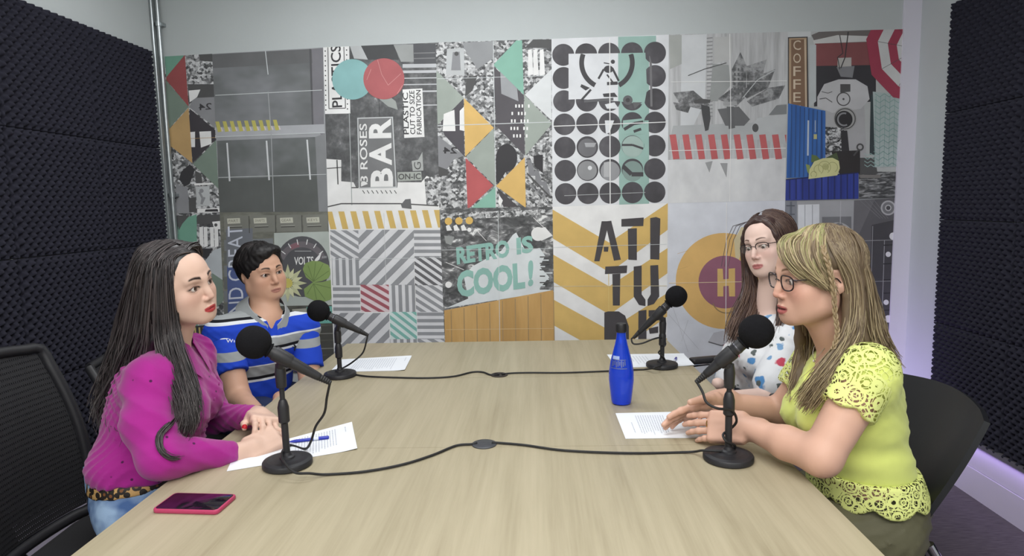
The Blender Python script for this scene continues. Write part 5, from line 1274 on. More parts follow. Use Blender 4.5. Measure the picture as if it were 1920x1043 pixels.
def lens_glasses(M, sc, par, label, col, kind='full', w=.026, h=.0175):
    m = pbr('frame_'+col[0], col[1], .25, .3); g = MATS.get('lens')
    if g is None:
        g = bpy.data.materials.new('lens'); N, L, B = nodes(g); B.inputs['Base Color'].default_value = (1, 1, 1, 1); B.inputs['Roughness'].default_value = .03; B.inputs['IOR'].default_value = 1.45
        B.inputs['Alpha'].default_value = .05; MATS['lens'] = g
    gl = MB(); fr = MB()
    W = lambda x, y, z: M @ (Vector((x, y, z))*sc)
    for s in (-1, 1):
        pts = []
        for k in range(28):
            a = 2*math.pi*k/28; c, q = math.cos(a), math.sin(a); cx = abs(c)**.75*math.copysign(1, c); cz = abs(q)**.72*math.copysign(1, q)
            X = .0345+w*cx*(1+.06*cz); pts.append(W(s*X, .0975-.0035*((X-.034)/w)**2-.30*max(X-.030, 0)**1.0*.35-.04*max(-cz, 0)*.06, -.002+h*cz))
        if kind == 'full': fr.tube(pts+[pts[0]], .0018, 6)
        else: fr.tube([pts[k] for k in range(-1, 16)], .0017, 6)
        c = sum(pts, Vector())/len(pts); b0 = len(gl.v); gl.add(pts+[c], [(k, (k+1) % 28, 28) for k in range(28)])
        hinge = W(s*.0645, .0835, .007); fr.tube([W(s*.058, .0900, .008), hinge], .0016, 6); fr.tube([hinge, W(s*.0725, .05, .007), W(s*.0775, .0, .006), W(s*.0785, -.014, -.004), W(s*.0765, -.024, -.018)], .0014, 6, sub=3)
    fr.tube([W(-.0095, .0985, .002), W(-.004, .1005, .005), W(.004, .1005, .005), W(.0095, .0985, .002)], .0012, 6, sub=3)
    e = fr.build('glasses', m, par, True); gl.build('lens', g, e, True); e['label'] = label
    return e

# ================= woman in magenta =================
def woman_magenta():
    P = empty('person', Vector((-1.12, 1.62, 0)), 'woman in a magenta puff-sleeved blouse with long black hair and leopard belt', 'person')
    sc = .925; hp, M = head_at(380, 535, 1.66, -13, -1, 13, sc)
    pel = Vector((-1.060, 1.62, .590)); chest = Vector((-1.045, 1.675, .810)); nb = YD(322, 646, 1.70)
    R = YD(285, 716, 1.55); L = Vector((R.x-.05, 1.825, R.z)); eR = Vector((-.905, 1.445, .752)); eL = YD(402, 785, 1.88)
    wR = YD(462, 847, 1.600); wL = YD(486, 780, 1.765)
    # skin
    X, Y, Z = grid((-1.32, 1.33, .44), (-.60, 2.02, 1.27), .0075, [(hp, .118, .0018), ((-.745, 1.69, .745), .085, .0026)])
    F = Field(X, Y, Z); add_head(F, M, sc, jaw=.94, nose=1.0, neck_to=nb, neck_r=.046, lips=.95)
    lat, fw, up, Q = add_torso(F, pel, chest, nb, R, L, -.012, bust=.045, rib=.125, waist=.11)
    for a, e, w_ in ((R, eR, wR), (L, eL, wL)): F.cone(a, e, .040, .034, .02); F.cone(e, w_, .034, .022, .015)
    t1 = add_hand(F, wR, (.62, .62, .18), (-.15, -.80, .62), -1, (38, 42, 46, 50), (46, 48, 50, 50), thumb=((.030, .030, -.014), (.040, .062, -.026), (.034, .088, -.036)), sc=.93)
    t2 = add_hand(F, wL, (.55, -.80, .10), (.30, .10, 1), 1, (18, 22, 26, 30), (34, 36, 38, 40), thumb=((.034, .030, -.010), (.050, .058, -.020), (.052, .086, -.028)), sc=.93)
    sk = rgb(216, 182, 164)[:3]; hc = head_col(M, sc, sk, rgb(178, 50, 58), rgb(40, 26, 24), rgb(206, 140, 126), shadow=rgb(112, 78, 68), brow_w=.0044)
    def col(V):
        C = np.tile(np.array(sk), (len(V), 1)); C *= (1+.04*noise3(V, 30))[:, None]; hc(V, C)
        for c, r in t1+t2:
            d = np.linalg.norm(V-c, axis=1); C[d < r*1.05] = rgb(176, 22, 36)[:3]
        return C
    F.build('body', SKIN, P, col); add_eyes(M, sc, P, (58, 36, 26), (-.10, 1, .05))
    # blouse
    X, Y, Z = grid((-1.34, 1.32, .58), (-.72, 2.02, 1.06), .0052, [])
    F = Field(X, Y, Z); add_torso(F, pel+Vector((0, 0, .05)), chest, nb-Vector((0, 0, .01)), R, L, .010, bust=.060, rib=.130, waist=.128, dep=.108, hip=.145)
    mR = R*.5+eR*.5+Vector((-.012, -.018, -.005)); mL = L*.5+eL*.5
    F.cone(R+Vector((0, -.002, .004)), mR, .056, .058, .018); F.cone(mR, eR, .058, .052, .02)
    cR = eR*.34+wR*.66; cL = eL*.34+wL*.66
    F.cone(eR, cR, .052, .036, .02); F.cone(cR, cR+(wR-eR).normalized()*.022, .0335, .0330, .004)
    F.cone(L, mL, .050, .050, .018); F.cone(mL, eL, .050, .048, .02); F.cone(eL, cL, .046, .035, .02); F.cone(cL, cL+(wL-eL).normalized()*.04, .0335, .033, .004)
    F.ell(pel+Vector((-.005, 0, .105)), (.118, .145, .055), None, .03)
    F.plane((0, 0, .655), (0.0, 0, -1), .012)
    F.folds(lambda x, y, z: wrinkle(x, y, z, 2.0, .4)+.0035*np.sin(60*y+30*x)*np.exp(-((z-.67)/.05)**2)+.0028*np.sin(95*y+60*x+8*z)*np.exp(-((z-(R.z+.035))/.03)**2))
    # neck opening
    a = npv(M @ Vector((0, .01, -.10))); F.cone(nb+fw*.050+up*.075, nb+fw*.090-up*.030, .034, .010, .006, 's')
    MAG = cloth('magenta_cotton', rgb(158, 34, 132), .82, .25)
    # small dark flecks and eyelets
    N, L_, B = MAG.node_tree.nodes, MAG.node_tree.links, MAG.node_tree.nodes['Principled BSDF']; tc = N.new('ShaderNodeTexCoord')
    vo = N.new('ShaderNodeTexVoronoi'); vo.inputs['Scale'].default_value = 26; L_.new(tc.outputs['Object'], vo.inputs['Vector'])
    rp = N.new('ShaderNodeMapRange'); rp.inputs[1].default_value = .07; rp.inputs[2].default_value = .11; L_.new(vo.outputs['Distance'], rp.inputs[0])
    src = B.inputs['Base Color'].links[0].from_socket; mx = N.new('ShaderNodeMix'); mx.data_type = 'RGBA'; mx.inputs[6].default_value = rgb(70, 16, 66); L_.new(rp.outputs[0], mx.inputs[0]); L_.new(src, mx.inputs[7]); L_.new(mx.outputs[2], B.inputs['Base Color'])
    on = Surf(F.build('blouse', MAG, P))
    # collar: folded band round the neck with two pointed flaps
    b = MB(); cen = nb+up*.018
    def cpt(a, r, h): return cen+(lat*math.sin(a)+fw*math.cos(a)*.95)*r+up*h
    for s in (-1, 1):
        def Pc(u, v, s=s):
            a = s*(math.pi*(1-u)+.30*u); r = .056+.030*v*(1+.5*u); h = .040*(1-v)-.006-.045*u*u*(1-.2*v)-.052*v*u**3+.0; p = cpt(a, r+.01*u*v, h)
            return p, (p-cen).normalized()
        shell(b, Pc, 14, 6, .003)
    b.build('collar', MAG, P, True)
    for k in range(4):
        c = chest+fw*(.150-.008*k)+up*(.075-.045*k); b = MB(); b.lathe([(.0045, -.001), (.0055, 0), (.004, .0018)], frame(c, fw), 14); b.build('button', MAG, P, True)
    # jeans, belt
    X, Y, Z = grid((-1.34, 1.38, .04), (-.50, 1.86, .68), .009, [])
    F = Field(X, Y, Z); p2 = pel-Vector((0, 0, .01)); F.ell(p2, (.150, .135, .105), Q, .04); F.ell(p2+Vector((0, 0, .07)), (.135, .115, .06), Q, .04)
    ft = seated_legs(F, p2, lat, fw, 0, .44, .10, dirv=(1, .06, 0)); F.plane(p2+Vector((0, 0, .095)), (0, 0, 1)); F.folds(lambda x, y, z: wrinkle(x, y, z, 1.1, 2))
    DEN = cloth('washed_denim', rgb(112, 142, 178), .8, 0, bump=.5); N, L_, B = DEN.node_tree.nodes, DEN.node_tree.links, DEN.node_tree.nodes['Principled BSDF']
    t = N.new('ShaderNodeTexNoise'); t.inputs['Scale'].default_value = 16; tc = N.new('ShaderNodeTexCoord'); L_.new(tc.outputs['Object'], t.inputs['Vector']); cr = N.new('ShaderNodeValToRGB'); cr.color_ramp.elements[0].position = .36; cr.color_ramp.elements[1].position = .62
    cr.color_ramp.elements[0].color = rgb(70, 98, 146); cr.color_ramp.elements[1].color = rgb(148, 174, 204); L_.new(t.outputs[0], cr.inputs[0]); L_.new(cr.outputs[0], B.inputs['Base Color'])
    je = F.build('jeans', DEN, P); shoes(ft, P, BLK)
    LEO = pbr('leopard_print', rgb(170, 130, 76), .6); N, L_, B = LEO.node_tree.nodes, LEO.node_tree.links, LEO.node_tree.nodes['Principled BSDF']
    tc = N.new('ShaderNodeTexCoord'); vo = N.new('ShaderNodeTexVoronoi'); vo.inputs['Scale'].default_value = 62; L_.new(tc.outputs['Object'], vo.inputs['Vector'])
    cr = N.new('ShaderNodeValToRGB'); cr.color_ramp.interpolation = 'CONSTANT'; e = cr.color_ramp.elements; e[0].color = rgb(120, 74, 36); e[1].position = .62; e[1].color = rgb(186, 148, 92); q = e.new(.26); q.color = rgb(28, 20, 16)
    L_.new(vo.outputs['Distance'], cr.inputs[0]); L_.new(cr.outputs[0], B.inputs['Base Color'])
    X, Y, Z = grid((-1.34, 1.38, .59), (-.92, 1.86, .68), .006, []); F = Field(X, Y, Z); F.ell(p2+Vector((0, 0, .07)), (.145, .125, .075), Q, .02); F.ell(p2, (.156, .140, .115), Q, .04)
    F.plane(p2+Vector((0, 0, .083)), (-.10, .0, 1), .003); F.plane(p2+Vector((0, 0, .050)), (.10, 0, -1), .003); F.build('belt', LEO, P)
    for dx, dy in ((-.135, -.055), (-.075, -.115), (-.01, -.13)):
        b = MB(); c = p2+Vector((dx*1.02, dy*1.08, .03)); n = Vector((dx*.8, dy*1.3, 0)).normalized(); b.box((-.006, -.003, 0), (.006, .003, .068), Matrix.Translation(c-n*.010) @ Matrix.Rotation(math.atan2(n.y, n.x)-math.pi/2, 4, 'Z')); lp = b.build('belt_loop', DEN, je)
    # hair
    D = lambda *pts: [npv(YD(*p)) for p in pts]
    front = [D((374, 477, 1.690), (350, 500, 1.640), (337, 545, 1.622), (328, 590, 1.620), (334, 635, 1.605), (350, 690, 1.560), (364, 740, 1.525), (366, 780, 1.505), (352, 822, 1.49)),
             D((366, 468, 1.690), (334, 500, 1.632), (318, 550, 1.612), (312, 600, 1.605), (316, 645, 1.595), (334, 700, 1.550), (352, 750, 1.515), (358, 785, 1.500), (345, 812, 1.49)),
             D((356, 461, 1.695), (318, 500, 1.628), (300, 555, 1.606), (296, 610, 1.60), (302, 655, 1.59), (318, 705, 1.555), (334, 750, 1.52), (344, 780, 1.50), (340, 800, 1.49))]
    back = [D((346, 456, 1.70), (302, 500, 1.628), (284, 560, 1.605), (277, 615, 1.598), (270, 655, 1.60), (258, 690, 1.612), (244, 730, 1.615), (232, 770, 1.60), (232, 805, 1.585)),
            D((334, 454, 1.715), (284, 495, 1.640), (266, 555, 1.618), (256, 615, 1.610), (246, 665, 1.615), (232, 710, 1.615), (216, 755, 1.61), (212, 795, 1.60), (222, 835, 1.59)),
            D((322, 454, 1.735), (266, 495, 1.670), (249, 555, 1.650), (238, 615, 1.640), (226, 670, 1.635), (210, 720, 1.63), (196, 765, 1.62), (200, 800, 1.61)),
            D((314, 457, 1.765), (256, 505, 1.715), (238, 565, 1.700), (224, 625, 1.690), (210, 680, 1.68), (198, 730, 1.67), (188, 770, 1.66), (196, 800, 1.64)),
            D((316, 459, 1.80), (258, 515, 1.77), (240, 580, 1.755), (224, 640, 1.745), (210, 700, 1.73), (196, 745, 1.71), (190, 780, 1.70)),
            D((330, 460, 1.83), (285, 520, 1.825), (265, 590, 1.815), (250, 650, 1.80), (236, 710, 1.79), (222, 750, 1.77))]
    far = [D((362, 463, 1.72), (380, 480, 1.775), (372, 530, 1.805), (350, 600, 1.81), (345, 660, 1.80), (362, 720, 1.78)), D((350, 458, 1.73), (362, 478, 1.80), (345, 540, 1.83), (325, 620, 1.83), (310, 690, 1.82))]
    rad = math.radians
    def E1(az, el, g=1.035):
        return npv(M @ (Vector((math.sin(rad(az))*math.cos(rad(el))*.085*g, -.020+math.cos(rad(az))*math.cos(rad(el))*.101*g, .040+math.sin(rad(el))*.088*g))*sc))
    tail = lambda g, y: [q for q in g if npv(YD(960, y, 1.6))[2] > q[2]]
    fa = ((-6, 38, 30, 42, 47, 22), (-6, 46, 42, 44, 57, 20), (-7, 55, 55, 46, 67, 16)); ba = ((-8, 66, 68, 48, 80, 14), (-9, 76, 82, 50, 94, 12), (-40, 84, 98, 52, 110, 8), (180, 80, 116, 52, 126, 4), (180, 70, 140, 48, 146, 0), (180, 60, 170, 40, 168, -6))
    front = [[E1(a, b_), E1(c, d), E1(e, f)]+tail(g, 560) for (a, b_, c, d, e, f), g in zip(fa, front)]
    back = [[E1(a, b_), E1(c, d), E1(e, f)]+tail(g, 585) for (a, b_, c, d, e, f), g in zip(ba, back)]
    far = [[E1(-6, 42), E1(-35, 42), E1(-52, 20)]+tail(far[0], 585), [E1(-9, 60), E1(-60, 45), E1(-72, 15)]+tail(far[1], 585), [E1(-20, 80), E1(-90, 50), E1(-105, 10)]+tail(far[1], 585), [E1(180, 65), E1(-150, 45), E1(-150, 5)]+tail(back[5], 600)]
    X, Y, Z = grid((-1.36, 1.44, .70), (-.80, 1.95, 1.27), .006, []); F = Field(X, Y, Z)
    W = lambda x, y, z: npv(M @ (Vector((x, y, z))*sc)); F.ell(W(0, -.022, .040), (.079, .095, .083), M.to_3x3(), .01)
    hair_mass(F, [g[2:] for g in back], .010, .006, .03, hp, .018); hair_mass(F, [g[2:] for g in front], .005, .005, .02, hp, .010); hair_mass(F, [g[2:] for g in far[1:]], .006, .008, .02, hp, .010)
    F.ell(W(.016, .112, -.006), (.078, .062, .084), M.to_3x3(), .01, 's')
    Vm, Fm = F.mesh(); F.d = None
    hm = hair_mat('hair_black', .34, .55)
    base = np.array(rgb(30, 26, 28)[:3]); hi = np.array(rgb(88, 80, 80)[:3])
    def cf(rng, t, sh): q = rng.uniform(0, 1)**2; return base*(1-q)+hi*q
    CURL = [npv(on(x, y, .007) or YD(x, y, 1.44)) for x, y in ((343, 752), (336, 775), (318, 796), (302, 812), (298, 832), (305, 850), (322, 860), (340, 858))]
    sv, sf, scol = strands('h', hm, P, [dict(guides=front, n=800, th=.0085, wave=.005, grow=.10, w=.0017), dict(guides=back, n=1900, th=.011, wave=.009, grow=.10, w=.0019, cut=.72), dict(guides=far, n=200, th=.008, wave=.003, grow=.1),
        dict(guides=[CURL, CURL], n=50, th=.0028, wave=.001, w=.0014, cut=.85, grow=.8),
        dict(guides=[D((236, 690, 1.60), (222, 740, 1.565), (226, 790, 1.535), (240, 820, 1.52), (222, 852, 1.52)), D((226, 700, 1.60), (206, 760, 1.58), (206, 800, 1.555), (218, 830, 1.54), (206, 850, 1.54))], n=60, th=.008, wave=.006, w=.0012, cut=.6)], cf, 3, head=(M, sc))
    Cm = np.tile(base, (len(Vm), 1)); hair_obj('hair', hm, P, np.concatenate([Vm, sv]), np.concatenate([Fm, sf+len(Vm)]), np.concatenate([Cm, scol]))
    for x, y in ((508, 790),):
        pass
woman_magenta()

# ================= man in striped polo =================
def man_striped():
    P = empty('person', Vector((-1.15, 2.42, 0)), 'man in a blue and grey striped polo shirt seated at the far left', 'person')
    sc = .925; hp, M = head_at(510.7, 513.6, 2.46, -38, -1, 7, sc)
    pel = Vector((-1.21, 2.52, .56)); chest = Vector((-1.135, 2.475, .80)); nb = YD(498, 586, 2.475)
    R = YD(417, 625, 2.365); L = YD(569, 615, 2.585); eR = YD(448, 748, 2.27); eL = YD(585, 740, 2.46); wR = YD(490, 784, 2.02); wL = Vector((-.955, 2.28, .63))
    X, Y, Z = grid((-1.42, 1.86, .44), (-.72, 2.80, 1.27), .009, [(hp, .122, .0020), (wR+Vector((.07, -.05, 0)), .07, .0034)])
    F = Field(X, Y, Z); add_head(F, M, sc, jaw=1.12, nose=1.0, neck_to=nb-Vector((0, 0, .02)), neck_r=.060, cheek=1.0, lips=.72)
    lat, fw, up, Q = add_torso(F, pel, chest, nb, R, L, -.012, rib=.16, waist=.15, dep=.115, belly=.03)
    for a, e, w_ in ((R, eR, wR), (L, eL, wL)): F.cone(a, e, .050, .043, .02); F.cone(e, w_, .043, .027, .015)
    add_hand(F, wR, (.75, -.62, -.05), (.1, .1, 1), -1, (14, 16, 18, 20), sc=1.0); add_hand(F, wL, (.6, -.7, -.2), (.1, .1, 1), 1, (14, 16, 18, 20), sc=1.0)
    sk = rgb(205, 162, 138)[:3]; hc = head_col(M, sc, sk, rgb(176, 122, 110), rgb(52, 38, 32), rgb(196, 138, 118), brow_w=.0042, brow_h=.0255, lash=(70, 50, 44))
    def col(V):
        C = np.tile(np.array(sk), (len(V), 1)); C *= (1+.05*noise3(V, 26, 1))[:, None]; hc(V, C); return C
    F.build('body', SKIN, P, col); add_eyes(M, sc, P, (44, 30, 22), (-.05, 1, -.02))
    # polo
    zs = lambda y: YD(480, y, 2.34).z
    bands = [(0, (36, 70, 190)), (zs(722), (214, 218, 224)), (zs(717), (24, 24, 30)), (zs(711), (150, 154, 156)), (zs(692), (214, 218, 224)), (zs(690), (36, 70, 190)), (zs(667), (214, 218, 224)), (zs(662), (24, 24, 30)), (zs(657), (150, 154, 156)), (zs(642), (214, 218, 224)), (zs(638), (36, 70, 190)), (zs(609), (216, 220, 226)), (zs(604), (24, 24, 30)), (zs(599), (150, 154, 156))]
    sb = [(0, (36, 70, 190)), (zs(672), (150, 154, 156)), (zs(655), (36, 70, 190)), (zs(632), (216, 220, 226)), (zs(626), (24, 24, 30)), (zs(621), (150, 154, 156)), (zs(592), (216, 220, 226)), (zs(589), (150, 154, 156))]
    def stripe(name, bands, tilt=(0, 0, 1), z0=.45, z1=1.05):
        m = bpy.data.materials.new(name); N, L_, B = nodes(m); tc = N.new('ShaderNodeTexCoord'); dt = N.new('ShaderNodeVectorMath'); dt.operation = 'DOT_PRODUCT'; dt.inputs[1].default_value = tilt
        L_.new(tc.outputs['Object'], dt.inputs[0]); mr = N.new('ShaderNodeMapRange'); mr.inputs[1].default_value = z0; mr.inputs[2].default_value = z1; L_.new(dt.outputs['Value'], mr.inputs[0])
        cr = N.new('ShaderNodeValToRGB'); cr.color_ramp.interpolation = 'CONSTANT'; e = cr.color_ramp.elements; e[0].position = 0; e[0].color = rgb(*bands[0][1]); e[1].position = min(1, (bands[-1][0]-z0)/(z1-z0)); e[1].color = rgb(*bands[-1][1])
        for z, c in bands[1:-1]: q = e.new((z-z0)/(z1-z0)); q.color = rgb(*c)
        L_.new(mr.outputs[0], cr.inputs[0]); L_.new(cr.outputs[0], B.inputs['Base Color']); B.inputs['Roughness'].default_value = .85; B.inputs['Specular IOR Level'].default_value = .2
        return m
    POLO = stripe('polo_stripes', bands); SLV = stripe('polo_sleeve_stripes', sb)
    X, Y, Z = grid((-1.44, 2.18, .52), (-.76, 2.80, 1.02), .0055, [])
    F = Field(X, Y, Z); add_torso(F, pel, chest, nb-Vector((0, 0, .015)), R, L, .008, rib=.168, waist=.160, dep=.122, belly=.035, hip=.16)
    F.folds(lambda x, y, z: wrinkle(x, y, z, 1.0, 1.)); F.cone(nb+fw*.045+up*.06, nb+fw*.155-up*.115, .030, .008, .006, 's'); on = Surf(F.build('polo_shirt', POLO, P))
    for S, e in ((R, eR), (L, eL)):
        F = Field(X, Y, Z); c = S*.38+e*.62; d = (e-S).normalized(); F.cone(S-d*.01-up*.002, c, .059, .060, .02); F.plane(c-d*.0, d, .003); F.folds(lambda x, y, z: wrinkle(x, y, z, .8, 2.)); so = F.build('sleeve', SLV, P); son = Surf(so) if S is R else son
    GREY = cloth('polo_collar_grey', rgb(152, 156, 158), .85); b = MB(); cen = nb+up*.012
    for s in (-1, 1):
        def Pc(u, v, s=s):
            a = s*(math.pi*(1-u)+.26*u); r = .070+.042*v*(1-.25*u); h = .042*(1-v)+.004-.075*u*u-.05*v*u**3
            p = cen+(lat*math.sin(a)+fw*math.cos(a)*(1.0+.25*u))*r+up*h; return p, (p-cen).normalized()
        shell(b, Pc, 14, 6, .0035)
    b.build('collar', GREY, P, True)
    # small embroidered rider mark on the chest and sleeve lettering
    b = MB(); pts = [on(x, y, .0012) for x, y in ((551, 646), (554, 650), (552, 655), (555, 661), (553, 666))]
    if all(pts): b.tube(pts, [.0022, .0040, .0034, .0028, .0012], 6)
    pts = [on(x, y, .0012) for x, y in ((548, 650), (554, 652), (558, 649))]
    if all(pts): b.tube(pts, .0012, 6)
    if b.v: b.build('embroidered_rider', pbr('thread_dark', rgb(40, 44, 50), .8), P)
    V, Tt = text_tris('WIMB', .01); b = MB(); W2 = [son(424+34*x, 643-7*y-1.5*x, .0012) for x, y in V]
    for t in Tt:
        if all(W2[i] is not None for i in t): b.add([W2[i] for i in t], [tuple(range(len(t)))])
    if b.v: b.build('sleeve_lettering', pbr('thread_white', rgb(216, 220, 228), .8), P)
    # jeans
    X, Y, Z = grid((-1.5, 1.9, .04), (-.6, 2.8, .68), .011, []); F = Field(X, Y, Z); F.ell(pel, (.165, .14, .11), Q, .04); ft = seated_legs(F, pel, lat, fw, 0, .42, .13, (.095, .068, .05), dirv=(1, -.35, 0)); F.build('trousers', cloth('dark_denim', rgb(44, 54, 84), .85), P); shoes(ft, P, BLK)
    # watch
    d = (wR-eR).normalized(); b = MB(); c = wR-d*.012
    Mw = frame(c-d*.006, d); b.lathe([(.0285, 0), (.030, .002), (.030, .014), (.0285, .016)], Mw, 28, caps=False); wa = b.build('watch_strap', pbr('watch_steel', rgb(150, 156, 162), .3, .9), P, True)
    b = MB(); b.lathe([(.014, 0), (.015, .002), (.015, .007), (.013, .008)], frame(c+Vector((0, 0, .028)), (0, 0, 1)), 24); b.build('watch_case', pbr('watch_steel', rgb(150, 156, 162), .3, .9), wa, True)
    # hair: short, swept
    W = lambda x, y, z: npv(M @ (Vector((x, y, z))*sc))
    X, Y, Z = grid(tuple(hp-Vector((.16, .16, .12))), tuple(hp+Vector((.16, .16, .17))), .0032, []); F = Field(X, Y, Z)
    F.ell(W(0, -.022, .044), (.0860, .103, .0835), M.to_3x3(), .01); F.ell(W(-.008, .044, .090), (.062, .042, .028), M.to_3x3(), .02)
    for s in (-1, 1): F.ell(W(s*.068, -.018, .012), (.016, .048, .050), M.to_3x3(), .02)
    F.ell(W(-.010, .098, .000), (.0640, .062, .066), M.to_3x3(), .008, 's'); F.ell(W(0, .048, -.085), (.12, .095, .085), M.to_3x3(), .01, 's'); F.ell(W(-.035, .115, .062), (.035, .050, .034), M.to_3x3(), .01, 's')
    F.ell(W(0, -.03, -.115), (.12, .12, .055), M.to_3x3(), .01, 's')
    for s in (-1, 1): F.ell(W(s*.082, -.008, -.018), (.016, .024, .034), M.to_3x3(), .005, 's')
    F.folds(lambda x, y, z: .0012*np.sin(260*x+120*z)*np.sin(200*y-90*z)); Vm, Fm = F.mesh(); F.d = None
    hm = hair_mat('hair_short_black', .5, .35); base = np.array(rgb(20, 17, 18)[:3]); hi = np.array(rgb(46, 38, 38)[:3])
    def cf(rng, t, sh): q = rng.uniform(0, 1)**2; return base*(1-q)+hi*q
    E = lambda az, el, r=1.: W(math.sin(az)*math.cos(el)*.088*r, -.022+math.cos(az)*math.cos(el)*.105*r, .044+math.sin(el)*.085*r)
    rad = math.radians; G = []
    for az, e2, e3 in ((-160, 10, -25), (-120, 8, -20), (-80, 14, -4), (-50, 32, 18), (-20, 48, 38), (10, 44, 30), (35, 34, 18), (60, 24, 2), (90, 14, -12), (120, 8, -20), (160, 5, -25), (200, 10, -25)): G.append([E(rad(-40), rad(66), 1.0), E(rad(az-12), rad(62), 1.03), E(rad(az-3), rad(e2), 1.03), E(rad(az), rad(e3), 1.02)])
    sv, sf, scol = strands('h', hm, P, [dict(guides=G, n=1500, th=.0030, wave=.0015, grow=.7, w=.0015, cut=.75)], cf, 5)
    hair_obj('hair', hm, P, np.concatenate([Vm, sv]), np.concatenate([Fm, sf+len(Vm)]), np.concatenate([np.tile(base, (len(Vm), 1)), scol]))
man_striped()

# ================= woman in yellow =================
def lace_mat(name, col, sc=30):
    m = bpy.data.materials.new(name); N, L, B = nodes(m); B.inputs['Base Color'].default_value = col; B.inputs['Roughness'].default_value = .85; B.inputs['Specular IOR Level'].default_value = .2
    tc = N.new('ShaderNodeTexCoord')
    def mth(op, a, b=None, c=None):
        x = N.new('ShaderNodeMath'); x.operation = op
        for i, q in enumerate((a, b, c)):
            if q is None: continue
            if isinstance(q, (int, float)): x.inputs[i].default_value = q
            else: L.new(q, x.inputs[i])
        return x.outputs[0]
    v = N.new('ShaderNodeTexVoronoi'); v.inputs['Scale'].default_value = sc; v.inputs['Randomness'].default_value = .7; L.new(tc.outputs['Object'], v.inputs['Vector'])
    d = v.outputs['Distance']
    ringa = mth('LESS_THAN', mth('ABSOLUTE', mth('SUBTRACT', d, .46)), .070); ringb = mth('LESS_THAN', mth('ABSOLUTE', mth('SUBTRACT', d, .20)), .055)
    e = N.new('ShaderNodeTexVoronoi'); e.feature = 'DISTANCE_TO_EDGE'; e.inputs['Scale'].default_value = sc; e.inputs['Randomness'].default_value = .7; L.new(tc.outputs['Object'], e.inputs['Vector'])
    ed = mth('LESS_THAN', e.outputs['Distance'], .045)
    e2 = N.new('ShaderNodeTexVoronoi'); e2.feature = 'DISTANCE_TO_EDGE'; e2.inputs['Scale'].default_value = sc*3.4; L.new(tc.outputs['Object'], e2.inputs['Vector']); fine = mth('LESS_THAN', e2.outputs['Distance'], .065)
    a = mth('MAXIMUM', mth('MAXIMUM', ringa, ringb), mth('MAXIMUM', ed, fine)); L.new(a, B.inputs['Alpha']); return m
